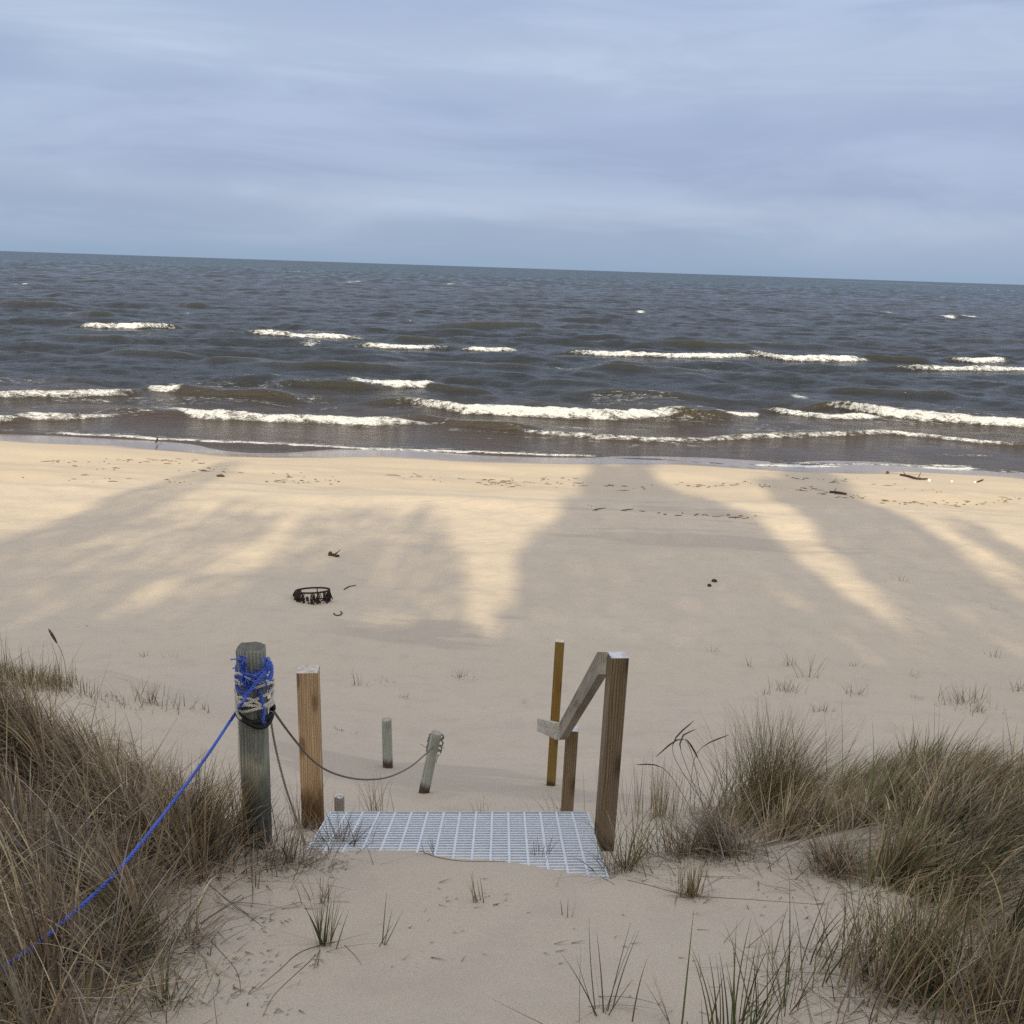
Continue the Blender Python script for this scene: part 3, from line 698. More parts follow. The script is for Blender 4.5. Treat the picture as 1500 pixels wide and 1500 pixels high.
def board(a, b, wd, ht, mat, label, over=(.05, .05)):
    a = Vector(a); b = Vector(b); d = (b - a).normalized(); a = a - d * over[0]; b = b + d * over[1]
    side = d.cross(Vector((0, 0, 1))).normalized(); up = side.cross(d)
    mb = MB(); n = 8; vs = []
    ln = (b - a).length
    for i in range(n + 1):
        z = ln * i / n
        for (x, y) in ((-wd / 2, -ht / 2), (wd / 2, -ht / 2), (wd / 2, ht / 2), (-wd / 2, ht / 2)): vs.append((x, y, z))
    fs = [(3, 2, 1, 0), tuple(4 * n + k for k in range(4))]
    for i in range(n):
        for k in range(4): fs.append((4 * i + k, 4 * i + (k + 1) % 4, 4 * i + 4 + (k + 1) % 4, 4 * i + 4 + k))
    mb.add(vs, fs); o = mb.build("rail", mat, rail, False, .003)
    mm = Matrix((side, up, d)).transposed().to_4x4(); mm.translation = a - Vector(PN)
    o.matrix_local = mm; o["label"] = label; return o
board(top_near + np.array([-.003, 0, 0]), end_mid, .042, .10, MAT['board'], "upper grey brown board", (.02, .05))
e2 = at_depth(798, 1062, 8.15); s2 = at_depth(822, 1073, 6.0)
board(s2 + np.array([-.012, 0, .005]), e2 + np.array([-.045, 0, 0]), .030, .10, MAT['pale'], "lower board in a paler, lit tone", (-.06, .05))

# galvanised grating half buried in the sand
gr = empty("steel_grating", GBL, "galvanised steel grating step half buried in sand between the posts", "grating")
def gp(a, b, c=0): return Vector(gu * a + gv * b + gn * c)
def gbox(mb, a0, a1, b0, b1, c0, c1):
    vs = [gp(a, b, c) for c in (c0, c1) for (a, b) in ((a0, b0), (a1, b0), (a1, b1), (a0, b1))]
    mb.add(vs, [(3, 2, 1, 0), (4, 5, 6, 7), (0, 1, 5, 4), (1, 2, 6, 5), (2, 3, 7, 6), (3, 0, 4, 7)])
mb = MB(); k = .034
b = .034
while b < GL - .02: gbox(mb, .004, W_G - .004, b - .0068, b + .0068, -.028, 0); b += .034
mb.build("bearing_bars", MAT['steel'], gr)
mb = MB(); a = .0
ncr = 16
for i in range(1, ncr): 
    a = W_G * i / ncr; gbox(mb, a - .0048, a + .0048, .004, GL - .004, -.010, .0025)
mb.build("cross_rods", MAT['steel'], gr)
mb = MB()
gbox(mb, -.002, .004, -.004, GL, -.034, .003); gbox(mb, W_G - .004, W_G + .002, -.004, GL, -.034, .003)
gbox(mb, .004, W_G - .004, -.004, .0, -.034, .003); gbox(mb, .004, W_G - .004, GL - .004, GL, -.034, .003)
mb.build("edge_frame", MAT['steel'], gr)

# stakes down the slope
P1 = on_terr(568, 1124); h1 = height_to(P1, 1054)
o = round_post("wooden_stake", .046 * .95, h1, .3, MAT['stake'], None, P1, (0, R(-1.5)), seed=9, rough=.02, n=16, chew=.004); tag(o, "thin upright pale stake standing alone in the sand behind the sagging rope", "stake")
P2 = on_terr(621, 1161); h2 = height_to(P2, 1073)
T2 = at_depth(641, 1073, project(P2)[2]); lean = math.atan2(T2[0] - P2[0], h2)
o = round_post("wooden_stake", .044 * .95, h2 / math.cos(lean), .3, MAT['stake'], None, P2, (0, lean), seed=12, rough=.02, n=16, chew=.004); tag(o, "leaning pale stake with the grey rope knotted round its top", "stake")
PT = at_depth(497, 1190, 4.95); PT[2] = tz(PT[0], PT[1]); hT = height_to(PT, 1167)
o = round_post("stub_post", 15 / 1500 * 4.95 / 2, hT, .3, MAT['stub'], None, PT, (0, 0), seed=15, rough=.03, n=18, chew=.006); tag(o, "short grey stub post with a white top behind the grating's left corner", "post")

# ------------------------------------------------------------------ ropes
def spline(pts, n):
    P = np.array(pts, float); s = np.concatenate([[0], np.cumsum(np.linalg.norm(np.diff(P, axis=0), axis=1))])
    out = []
    for q in np.linspace(0, s[-1], n):
        i = min(max(np.searchsorted(s, q) - 1, 0), len(P) - 2); t = (q - s[i]) / (s[i + 1] - s[i] + 1e-9)
        p0, p1, p2, p3 = P[max(i - 1, 0)], P[i], P[i + 1], P[min(i + 2, len(P) - 1)]
        out.append(.5 * (2 * p1 + (p2 - p0) * t + (2 * p0 - 5 * p1 + 4 * p2 - p3) * t * t + (3 * p1 - p0 - 3 * p2 + p3) * t ** 3))
    return np.array(out)
def laid_rope(mb, pts, r, pitch=None, strands=3, n=6, step=None):
    pitch = pitch or r * 7; P = np.array(pts, float); ln = np.linalg.norm(np.diff(P, axis=0), axis=1).sum()
    m = int(min(700, max(8, ln / (step or pitch / 8)))); Q = spline(pts, m)
    T = np.gradient(Q, axis=0); T /= np.linalg.norm(T, axis=1)[:, None] + 1e-9
    ref = np.array([.3, .2, 1.0]); U = np.cross(T, ref); U /= np.linalg.norm(U, axis=1)[:, None] + 1e-9; Wv = np.cross(T, U)
    s = np.linspace(0, ln, m)
    for k in range(strands):
        a = 2 * math.pi * (s / pitch + k / strands)
        mb.tube(Q + (U * np.cos(a)[:, None] + Wv * np.sin(a)[:, None]) * r * .60, r * .52, n)
def wrap(c, r, z0, z1, turns, n, slope=0, ph=0, jit=.004, seed=0):
    rr = random.Random(seed); pts = []; f = [rr.uniform(0, 6.28) for _ in range(6)]
    for i in range(n):
        t = i / (n - 1); a = ph + 2 * math.pi * turns * t
        z = z0 + (z1 - z0) * t + slope * math.sin(a) + jit * (1.6 * math.sin(1.7 * a + f[0]) + math.sin(3.1 * a + f[1]))
        q = r + jit * .5 * (1 + math.sin(2.3 * a + f[2])); pts.append((c[0] + q * math.cos(a), c[1] + q * math.sin(a), z))
    return pts
def front(px, py, off=.012):
    """point on the near side of the old round post"""
    v = ray(px, py); q = RR + off; cx_, cy_ = PR[0] + .004, PR[1]
    A = v[0] ** 2 + v[1] ** 2; B = -2 * (v[0] * cx_ + v[1] * cy_); C_ = cx_ ** 2 + cy_ ** 2 - q * q; D_ = B * B - 4 * A * C_
    return CAM + v * ((-B - math.sqrt(max(D_, 0))) / (2 * A))
def zpost(py): return PR[2] + height_to(PR, py)
BX = PR[0] + .004
blue = empty("blue_rope", PR, "blue twisted rope tied round the old post and stretched down left over the grass", "rope")
def sub(pts): return [tuple(np.array(p) - PR) for p in pts]
ROPE = [front(390, 984, .026), front(381, 993, .034), front(372, 1004, .040), front(361, 1020, .046), front(352, 1034, .060), at_depth(340, 1052, 4.0), at_depth(300, 1112, 3.72), at_depth(230, 1206, 3.25), at_depth(165, 1284, 2.92), at_depth(100, 1344, 2.72), at_depth(45, 1390, 2.58), at_depth(-20, 1432, 2.39), at_depth(-120, 1500, 2.0)]
mb = MB(); laid_rope(mb, sub(ROPE), .0060, .045); mb.build("stretched_rope", MAT['blue'], blue, True)
mb = MB()
laid_rope(mb, sub(wrap((BX, PR[1]), RR + .006, zpost(972), zpost(996), 1.3, 50, .030, 2.6, .005, 1)), .0065, .045)
laid_rope(mb, sub(wrap((BX, PR[1]), RR + .008, zpost(982), zpost(990), 1.0, 40, .040, 3.4, .004, 2)), .0065, .045)
mb.build("wraps", MAT['blue'], blue, True)
mb = MB(); fd = project(PR)[2] - RR - .02
for q in ([(351, 964), (354, 976), (358, 990), (368, 1000), (374, 1005)], [(394, 968), (391, 982), (384, 992), (374, 1002), (364, 1012), (357, 1021)], [(353, 972), (361, 986), (357, 998), (366, 1008), (376, 1010)], [(392, 978), (380, 990), (370, 994), (358, 1000)], [(352, 980), (366, 990), (382, 986), (393, 974)]):
    laid_rope(mb, sub([front(x, y, random.uniform(.008, .018)) for x, y in q]), .0065, .045)
for i in range(34):
    c = front(random.uniform(352, 362) if i % 3 else random.uniform(384, 394), random.uniform(962, 1002), .02); d = np.array([random.gauss(0, 1), -abs(random.gauss(0, .6)), random.gauss(0, 1)]) * .013
    mb.tube(sub([c, c + d, c + d * 1.7 + np.array([0, 0, -.010])]), .0024, 4)
mb.build("knot", MAT['blue'], blue, True)
mb = MB(); laid_rope(mb, sub([front(381, 1012), front(384, 1030, .014), front(386, 1044), front(384, 1058)]), .0075, .05)
for i in range(14):
    c = front(385 + random.uniform(-2, 2), 1054); mb.tube(sub([c, c + np.array([random.gauss(0, .008), random.gauss(0, .006), -random.uniform(.012, .03)])]), .0016, 4)
mb.build("loose_end", MAT['blue'], blue, True)

white = empty("white_rope", PR, "frayed off white rope wound round the old post below the blue rope", "rope")
mb = MB()
for (ya, yb, tn, sl, ph, sd_) in ((1000, 1008, 1.2, -.03, 2.9, 9), (1006, 1018, 2.2, .026, 3.6, 5), (1012, 1030, 1.6, .034, .4, 6), (985, 1000, 1.1, -.03, 1.0, 7), (1020, 1036, 1.4, -.022, 2.2, 8)):
    laid_rope(mb, sub(wrap((BX, PR[1]), RR + .010, zpost(ya), zpost(yb), tn, 70, sl, ph, .006, sd_)), .0054, .03)
mb.build("wraps", MAT['white'], white, True)
mb = MB()
laid_rope(mb, sub([at_depth(352, 1008, 4.42), at_depth(347, 1018, 4.40), at_depth(346, 1034, 4.40), at_depth(349, 1046, 4.40), at_depth(350, 1075, 4.40), at_depth(351, 1110, 4.40), at_depth(354, 1140, 4.38), at_depth(358, 1160, 4.33), at_depth(364, 1185, 4.28), at_depth(368, 1196, 4.27)]), .0048, .03)
for i in range(22):
    c = at_depth(366 + random.uniform(-1, 1), 1188, 4.275); mb.tube(sub([c, c + np.array([random.gauss(.004, .008), random.gauss(0, .006), -random.uniform(.02, .045)])]), .0013, 4)
mb.build("hanging_end", MAT['white'], white, True)
strap = MB(); strap.tube([tuple(p) for p in wrap((BX, PR[1]), RR + .006, zpost(1040), zpost(1042), 1.0, 40, .012, 0, .004, 3)], .0085, 8)
strap.tube([tuple(p) for p in wrap((BX, PR[1]), RR + .010, zpost(1043), zpost(1046), 1.0, 40, .014, 0, .006, 4)], .008, 8)
o = strap.build("rubber_band", MAT['black'], None, True); tag(o, "black rubber band round the old post under the white rope", "band")

gl = empty("grey_rope", PR, "grey rope sagging from the old post behind the square post to the leaning stake", "rope")
TP = P2 + (T2 - P2) * .78
a0 = at_depth(397, 1036, 4.46); seg = []
for x, y, d in ((397, 1036, 4.46), (415, 1062, 4.75), (435, 1088, 5.05), (456, 1112, 5.35), (480, 1129, 5.65), (510, 1139, 6.05), (540, 1142, 6.4), (570, 1138, 6.75), (600, 1124, 7.1), (622, 1106, 7.4)): seg.append(at_depth(x, y, d))
seg.append(TP)
mb = MB(); laid_rope(mb, sub(seg), .0058, .05, 3, 5, .012); mb.build("sagging_rope", MAT['greyrope'], gl, True)
mb = MB(); ax = (T2 - P2) / np.linalg.norm(T2 - P2)
for s_ in range(3):
    pts = []
    for i in range(34):
        a = 2 * math.pi * 1.6 * i / 33 + s_; q = .052 + random.uniform(0, .012)
        pts.append(TP + ax * (.05 * s_ - .05 + .04 * i / 33) + np.array([math.cos(a) * q, math.sin(a) * q, random.uniform(-.006, .006)]))
    laid_rope(mb, sub(pts), .006, .045, 3, 5)
for i in range(16):
    c = TP + ax * random.uniform(-.06, .07) + np.array([random.uniform(-.05, .05), -.05, 0]); mb.tube(sub([c, c + np.array([random.gauss(0, .03), -.02, random.gauss(0, .03)])]), .002, 4)
mb.build("knot", MAT['greyrope'], gl, True)
mb = MB(); laid_rope(mb, sub([at_depth(395, 1038, 4.40), at_depth(399, 1070, 4.38), at_depth(407, 1110, 4.36), at_depth(419, 1155, 4.32), at_depth(431, 1190, 4.26), at_depth(440, 1215, 4.20), on_terr(447, 1238)]), .0048, .045, 3, 5)
mb.build("guy_line", MAT['greyrope'], gl, True)

# ------------------------------------------------------------------ small things on the beach
def ribbon_ring(c, r, hgt, th, tilt, n=40):
    mb = MB(); vs = []
    for k in range(n):
        a = 2 * math.pi * k / n
        for rr_, z in ((r, 0), (r, hgt), (r - th, hgt), (r - th, 0)): vs.append(tilt @ Vector((rr_ * math.cos(a), rr_ * math.sin(a), z)))
    fs = []
    for k in range(n):
        j = (k + 1) % n
        for q in range(4): fs.append((4 * k + q, 4 * j + q, 4 * j + (q + 1) % 4, 4 * k + (q + 1) % 4))
    mb.add(vs, fs); return mb
PK = on_terr(450, 879); dK = project(PK)[2]
PKc = at_depth(458, 866, dK + .05); rK = 25.5 / 1500 * dK
ring = empty("iron_ring", PKc, "dark rusty iron ring with ragged hanging pieces, half sunk in the beach", "iron ring")
til = Matrix.Rotation(R(-8.5), 3, 'X') @ Matrix.Rotation(R(-3), 3, 'Y')
o = ribbon_ring(PKc, rK, .026, .02, til).build("rim", MAT['rust'], ring)
mb = MB(); rr_ = random.Random(5)
for i in range(64):
    a = rr_.uniform(math.pi * .82, math.pi * 2.02); p = til @ Vector((rK * math.cos(a), rK * math.sin(a), 0))
    wp = Vector(PKc) + p; g = tz(wp.x, wp.y); ln = max(.02, wp.z - g + .02) * rr_.uniform(.5, 1.0)
    q = p + Vector((rr_.gauss(0, .02), rr_.gauss(0, .02), -ln))
    mb.tube([p, p.lerp(q, .5) + Vector((rr_.gauss(0, .015), rr_.gauss(0, .01), 0)), q], [.006, rr_.uniform(.006, .016), rr_.uniform(.004, .014)], 6)
for i in range(44):
    a = rr_.uniform(math.pi * .9, math.pi * 1.95); p = til @ Vector((rK * .98 * math.cos(a), rK * .98 * math.sin(a), 0)); wp = Vector(PKc) + p
    z = tz(wp.x, wp.y) + rr_.uniform(.01, .10); c = Vector((p.x, p.y, z - PKc[2]))
    mb.box(c, (rr_.uniform(.02, .05), rr_.uniform(.02, .05), rr_.uniform(.015, .04)), Matrix.Rotation(rr_.uniform(0, 3), 3, 'Z') @ Matrix.Rotation(rr_.uniform(-.6, .6), 3, 'X'))
mb.build("hanging_pieces", MAT['rust'], ring, True)
for a in (.4, 1.5, 2.5):
    mb = MB(); p = til @ Vector((rK * math.cos(a), rK * math.sin(a), .0)); wp = Vector(PKc) + p
    mb.tube([p, (p.x, p.y, tz(wp.x, wp.y) - PKc[2] - .05)], .009, 6); mb.build("peg", MAT['rust'], ring, True)

def lump(name, px, py, w, h, mat, label, cat, group=None, seed=0, flat=.6):
    P = on_terr(px, py); d = project(P)[2]; w = w / 1500 * d; h = h / 1500 * d; rr = random.Random(seed)
    mb = MB(); n = 10; m = 6; vs = []; fs = []
    for i in range(m + 1):
        t = math.pi * i / m
        for k in range(n):
            a = 2 * math.pi * k / n; q = 1 + rr.uniform(-.22, .22)
            vs.append((math.sin(t) * math.cos(a) * w / 2 * q, math.sin(t) * math.sin(a) * w / 2 * flat * q, math.cos(t) * h / 2 * q + h * .28))
    for i in range(m):
        for k in range(n): fs.append((i * n + k, (i + 1) * n + k, (i + 1) * n + (k + 1) % n, i * n + (k + 1) % n))
    mb.add(vs, fs); o = mb.build(name, mat, None, True); o.location = P; o.rotation_euler.z = rr.uniform(-.5, .5)
    return tag(o, label, cat, group)
def stick(name, pts, r, mat, label, cat, lift=.3, twigs=0, group=None, seed=0):
    rr = random.Random(seed); P = [on_terr(*q) for q in pts]; d = project(P[0])[2]; r = r / 1500 * d; O = P[0]
    mb = MB(); Q = spline([p - O + np.array([0, 0, r * lift + .002]) for p in P], 12); mb.tube(Q, [r * (.6 + .4 * math.sin(math.pi * min(1, .25 + .7 * i / 11))) for i in range(12)], 7)
    for k in range(twigs):
        c = Q[rr.randint(2, 9)]; mb.tube([c, c + np.array([rr.gauss(0, 3 * r), rr.gauss(0, 2 * r), rr.uniform(1, 5) * r])], [r * .5, r * .2], 5)
    o = mb.build(name, mat, None, True); o.location = O; return tag(o, label, cat, group)
lump("driftwood_chunk", 484, 814, 7, 8, MAT['drift'], "dark driftwood chunk lying beyond the iron ring, the left one of a pair", "driftwood", seed=1)
stick("driftwood_stick", [(488, 814), (492, 816), (497, 816)], 2.0, MAT['drift'], "stubby dark stick beside the driftwood chunk beyond the iron ring", "driftwood", 1.0, 3, seed=2)
stick("driftwood_stick", [(504, 864), (511, 860), (521, 858)], 1.1, MAT['drift'], "thin curved stick on the sand right of the iron ring", "driftwood", seed=3)
stick("driftwood_stick", [(489, 899), (492, 902), (497, 902), (501, 899), (499, 896)], 1.1, MAT['drift'], "small hooked twig on the sand below the iron ring", "twig", seed=4)
lump("stone", 1046, 852, 8, 5, MAT['drift'], "dark stone lying alone in the shaded beach, larger of two", "stone", seed=5)
lump("stone", 1039, 859, 6, 5, MAT['drift'], "small dark stone just left of and below the larger one", "stone", seed=6)
lump("seaweed_clump", 323, 698, 14, 4, MAT['drift'], "dark seaweed clump on the sunlit sand left of the middle", "seaweed", seed=7)
stick("driftwood_stick", [(229, 653), (230, 650), (231, 648)], 1.8, MAT['drift'], "short dark stick upright on the sand near the left waterline", "driftwood", 3, seed=8)
stick("driftwood_branch", [(1319, 697), (1330, 699), (1345, 703), (1358, 703)], 1.6, MAT['drift'], "long dark branch lying near the waterline on the right", "driftwood", 1, 4, seed=9)
lump("stone", 1300, 694, 5, 5, MAT['drift'], "dark pebble by the waterline left of the long branch", "stone", seed=10)
for i, (x, y, w, lb) in enumerate(((1361, 705, 5, "bright white shell at the right end of the long branch"), (1394, 706, 3.5, "white shell between the branch and the right edge"), (1428, 707, 3.5, "rightmost small white shell on the wet sand"))):
    lump("shell", x, y, w, w * .8, MAT['shell'], lb, "shell", seed=20 + i)
stick("driftwood_stick", [(1432, 707), (1437, 705), (1440, 704)], 1.2, MAT['drift'], "short dark stick beside the rightmost shell", "driftwood", 1, seed=31)
stick("driftwood_stick", [(1215, 722), (1228, 723), (1240, 725)], 1.6, MAT['drift'], "dark stick in the tide line in the shade of the right hand tree", "driftwood", 1, 1, seed=32)
def wrack():
    mb = MB(); rr = random.Random(77)
    lines = [([(60, 676), (120, 676), (200, 674), (245, 676), (300, 677)], 42), ([(390, 705), (430, 706), (470, 704), (500, 706)], 26), ([(100, 684), (200, 690), (330, 690), (520, 700), (620, 698)], 30), ([(700, 708), (860, 710), (920, 715), (1000, 712), (1040, 712), (1080, 708), (1130, 712)], 75),
             ([(1170, 716), (1220, 722), (1280, 734), (1340, 738), (1420, 738), (1500, 730)], 75), ([(600, 700), (750, 705), (860, 700)], 24), ([(850, 740), (960, 752), (1060, 755), (1120, 760)], 22), ([(30, 700), (130, 702), (280, 708)], 16), ([(1150, 700), (1260, 705), (1380, 722)], 22)]
    for pts, n in lines:
        px = [p[0] for p in pts]; py = [p[1] for p in pts]
        for i in range(n):
            x = rr.uniform(px[0], px[-1]); y = float(np.interp(x, px, py)) + rr.gauss(0, 2.2); P = on_terr(x, y)
            L_ = rr.choice([.04, .06, .09, .14, .22, .34]) * rr.uniform(.6, 1.2); a = rr.gauss(0, .5); r_ = rr.uniform(.008, .022)
            d = np.array([math.cos(a), math.sin(a), 0]) * L_
            c = P + np.array([0, 0, r_ * .3]); mb.tube([c - d * .5, c + np.array([0, rr.gauss(0, .02), rr.uniform(0, .01)]), c + d * .5], [r_ * .4, r_, r_ * .3], 5)
    o = mb.build("tide_wrack", MAT['wrack'], None, True); tag(o, "thin broken lines of dark seaweed and twigs along the upper beach", "seaweed", kind="stuff")
wrack()

# ------------------------------------------------------------------ grass
GREENS = [(.10, .125, .045), (.13, .15, .055), (.075, .105, .045), (.17, .165, .07)]
STRAW = [(.38, .30, .175), (.30, .23, .13), (.47, .385, .245), (.25, .19, .11)]
BROWN = [(.145, .105, .057), (.19, .14, .075), (.115, .083, .050), (.24, .178, .095)]
REDB = [(.165, .112, .066), (.215, .15, .09), (.125, .084, .054), (.26, .19, .115)]
DEAD = [(.25, .215, .168), (.34, .30, .24), (.18, .152, .118), (.135, .112, .086)]
def pick(palettes, weights, n):
    pal = np.array([c for p in palettes for c in p]); w = np.concatenate([np.full(len(p), wt / len(p)) for p, wt in zip(palettes, weights)])
    i = rng.choice(len(pal), n, p=w / w.sum()); return pal[i] * rng.uniform(.72, 1.25, (n, 1))
def blades(roots, L, az, lean, curl, width, col, K=6, flatten=None):
    """curved tapering ribbons; az = heading of the lean, lean = start angle from vertical, curl = extra bend"""
    n = len(roots); V = np.zeros((n, K + 1, 2, 3)); p = roots.copy()
    hx = np.stack([np.cos(az), np.sin(az), np.zeros(n)], 1)
    fa = az + math.pi / 2 + rng.normal(0, .9, n); face = np.stack([np.cos(fa), np.sin(fa), np.zeros(n)], 1)
    sw = rng.normal(0, .25, n)
    for i in range(K + 1):
        t = i / K; w = width * (1 - t ** 1.7) * .5 + .0003
        V[:, i, 0] = p - face * w[:, None]; V[:, i, 1] = p + face * w[:, None]
        th = lean + curl * ((i + .5) / K) ** 1.3
        st = (L / K)[:, None]
        side = np.stack([-np.sin(az), np.cos(az), np.zeros(n)], 1)
        p = p + st * (np.sin(th)[:, None] * hx + np.cos(th)[:, None] * np.array([0, 0, 1.0]) + side * (sw * t)[:, None] * .5)
    # keep blades out of the sand
    g = terr(V[..., 0], V[..., 1]) + .004; V[..., 2] = np.where(np.arange(K + 1)[None, :, None] > 0, np.maximum(V[..., 2], g), V[..., 2])
    idx = np.arange(n * (K + 1) * 2).reshape(n, K + 1, 2)
    F = np.stack([idx[:, :-1, 0], idx[:, :-1, 1], idx[:, 1:, 1], idx[:, 1:, 0]], -1).reshape(-1, 4)
    tt = np.linspace(0, 1, K + 1)[None, :, None, None]
    C = col[:, None, None, :] * (1 + .18 * tt * rng.uniform(-1, 1.4, n)[:, None, None, None]) * np.ones((1, 1, 2, 1))
    return V.reshape(-1, 3), F, C.reshape(-1, 3)
RP = spline(ROPE, 120)
def roots_near(P): return P[:, 0, 0] < -1.0
def clear_rope(V, K, n):
    """blades that would lie on top of the stretched rope have been pushed aside by it"""
    P = V.reshape(n, K + 1, 2, 3)[:, :, 0]
    d = np.full((n, K + 1), 9.0)
    over = np.zeros((n, K + 1), bool)
    for q in RP[::2]:
        dx = P - q; r_ = np.linalg.norm(dx, axis=2); d = np.minimum(d, r_)
        hd = np.hypot(dx[..., 0], dx[..., 1]); over |= (hd < .07) & (dx[..., 2] > -.01) & (dx[..., 2] < .2)
    bad = ((d < .02) | over).any(1)
    return ~(bad & (rng.random(n) < np.where(roots_near(P), .12, .85)))
class Grass:
    def __init__(s): s.V = []; s.F = []; s.C = []; s.n = 0
    def add(s, roots, L, az, lean, curl, width, col, K=6, rope=False):
        V, F, C = blades(roots, L, az, lean, curl, width, col, K)
        if rope:
            n = len(roots); ok = clear_rope(V, K, n)
            V = V.reshape(n, -1, 3)[ok]; C = C.reshape(n, -1, 3)[ok]; m = ok.sum()
            idx = np.arange(m * (K + 1) * 2).reshape(m, K + 1, 2)
            F = np.stack([idx[:, :-1, 0], idx[:, :-1, 1], idx[:, 1:, 1], idx[:, 1:, 0]], -1).reshape(-1, 4)
            V = V.reshape(-1, 3); C = C.reshape(-1, 3)
        s.V.append(V); s.F.append(F + s.n); s.C.append(C); s.n += len(V)
    def build(s, name, parent=None):
        return from_np(name, np.concatenate(s.V), np.concatenate(s.F), MAT['grass'], parent, np.concatenate(s.C))
def poly_world(px): return [tuple(on_terr(*q)[:2]) for q in px]
def scatter(poly, n, clump=None, soft=.08):
    p = np.array(poly); lo, hi = p.min(0), p.max(0); X = []; Y = []; c = 0
    while c < n:
        x = rng.uniform(lo[0], hi[0], n * 3); y = rng.uniform(lo[1], hi[1], n * 3)
        k = inside(poly, x + rng.normal(0, soft, len(x)), y + rng.normal(0, soft, len(x)))
        if clump:
            d = fbm(x / clump, y / clump, 333, 2); k &= rng.random(len(x)) < sstep(-.55, .35, d) * .95 + .05
        X.append(x[k]); Y.append(y[k]); c += k.sum()
    x = np.concatenate(X)[:n]; y = np.concatenate(Y)[:n]
    return np.stack([x, y, terr(x, y) - .01], 1)
U = rng.uniform; NM = rng.normal

# --- left hummock
LP = poly_world([(-260, 1100), (40, 1085), (150, 1120), (235, 1180), (290, 1255), (285, 1300), (225, 1320), (205, 1350), (225, 1400), (185, 1440), (165, 1500), (150, 1600), (-60, 1720), (-420, 1720)])
G = Grass()
def az_mean(x, y, base): return base + .7 * vnoise(x * 1.3, y * 1.3, 444) + .35 * vnoise(x * 4, y * 4, 445)
def clumps(G, poly, nc, per, base_az, hgt, lean_out, pal_of, wd=(.0030, .0066), rad=(.035, .085), rope=False, wind=.5, K=6):
    cs = scatter(poly, nc, .45, .03)
    for c in cs:
        n = int(per * U(.5, 1.5)); rd = U(*rad); h = hgt * U(.7, 1.25)
        q = np.abs(NM(0, rd, n)); a = U(0, 6.28, n)
        x = c[0] + q * np.cos(a); y = c[1] + q * np.sin(a); ro = np.stack([x, y, terr(x, y) - .01], 1)
        ba = base_az(c[0], c[1]) + NM(0, .45)
        vx = np.cos(a) * (1 - wind) * q / rd + wind * np.cos(ba) * 1.2; vy = np.sin(a) * (1 - wind) * q / rd + wind * np.sin(ba) * 1.2
        az = np.arctan2(vy, vx) + NM(0, .35, n)
        le = np.clip(.08 + lean_out * q / rd + np.abs(NM(0, .12, n)), 0, 1.2); tone = U(.75, 1.2)
        G.add(ro, h * U(.45, 1.0, n), az, le, U(.1, 1.25, n) * U(.6, 1.3), U(*wd, n), pick(*pal_of(), n) * tone, K, rope)
def pal_left():
    k = rng.random()
    return ((REDB, STRAW, DEAD), (.66, .24, .10)) if k < .55 else ((STRAW, REDB, DEAD), (.60, .28, .12)) if k < .85 else ((DEAD, BROWN), (.6, .4)) if k < .95 else ((GREENS, BROWN, STRAW), (.4, .3, .3))
def pal_right():
    k = rng.random()
    return ((BROWN, STRAW, GREENS), (.5, .35, .15)) if k < .5 else ((STRAW, BROWN, DEAD), (.6, .25, .15)) if k < .8 else ((DEAD, STRAW), (.6, .4)) if k < .88 else ((GREENS, BROWN, STRAW), (.5, .25, .25))
clumps(G, LP, 185, 88, lambda x, y: math.pi * .92 + .6 * float(vnoise(x * 1.1, y * 1.1, 444)), .40, .5, pal_left, rope=True, wind=.55)
r_ = scatter(LP, 11000, .22); n = len(r_)     # flattened thatch
G.add(r_, U(.12, .40, n), U(0, 6.28, n), U(1.0, 1.5, n), U(-.2, .4, n), U(.0026, .006, n), pick([REDB, STRAW, DEAD], [.36, .38, .26], n), 5, True)
r_ = scatter(LP, 1700, .5); n = len(r_)     # long pale straws
G.add(r_, U(.3, .58, n), az_mean(r_[:, 0], r_[:, 1], math.pi * 1.02) + NM(0, 1.0, n), U(.3, 1.0, n), U(.5, 1.5, n), U(.0026, .005, n), pick([STRAW, DEAD], [.75, .25], n), 7, True)
o = G.build("dune_grass"); tag(o, "dense brown dead marram grass covering the left hummock", "grass", kind="stuff")

# --- right hummock
RPY = poly_world([(1035, 1250), (1075, 1272), (1150, 1264), (1215, 1262), (1290, 1300), (1380, 1350), (1480, 1400), (1640, 1460), (1800, 1400), (1800, 1110), (1600, 1100), (1400, 1120), (1230, 1140), (1100, 1160), (1045, 1190)])
G = Grass()
clumps(G, RPY, 250, 80, lambda x, y: .2 + .5 * float(vnoise(x * 1.1, y * 1.1, 454)), .43, .42, pal_right, wind=.6, rad=(.03, .08))
r_ = scatter(RPY, 8500, .3, .16); n = len(r_)
G.add(r_, U(.18, .48, n), NM(.0, .45, n), U(1.05, 1.5, n), U(-.1, .35, n), U(.0024, .0048, n), pick([BROWN, STRAW, DEAD], [.25, .45, .30], n), 6)
clumps(G, poly_world([(1190, 1235), (1290, 1290), (1420, 1350), (1540, 1400), (1540, 1230), (1350, 1195), (1230, 1195)]), 80, 70, lambda x, y: .25 + .5 * float(vnoise(x * 1.1, y * 1.1, 455)), .30, .45, pal_right, wind=.6, rad=(.03, .08))
gp_ = poly_world([(1330, 1240), (1360, 1290), (1480, 1330), (1600, 1320), (1560, 1230), (1440, 1205)])
r_ = scatter(gp_, 260, .3); n = len(r_)
G.add(r_, U(.14, .3, n), U(0, 6.28, n), U(.1, .8, n), U(.2, 1.0, n), U(.003, .005, n), np.array([(.075, .10, .05)]) * U(.6, 1.3, (n, 1)), 6)
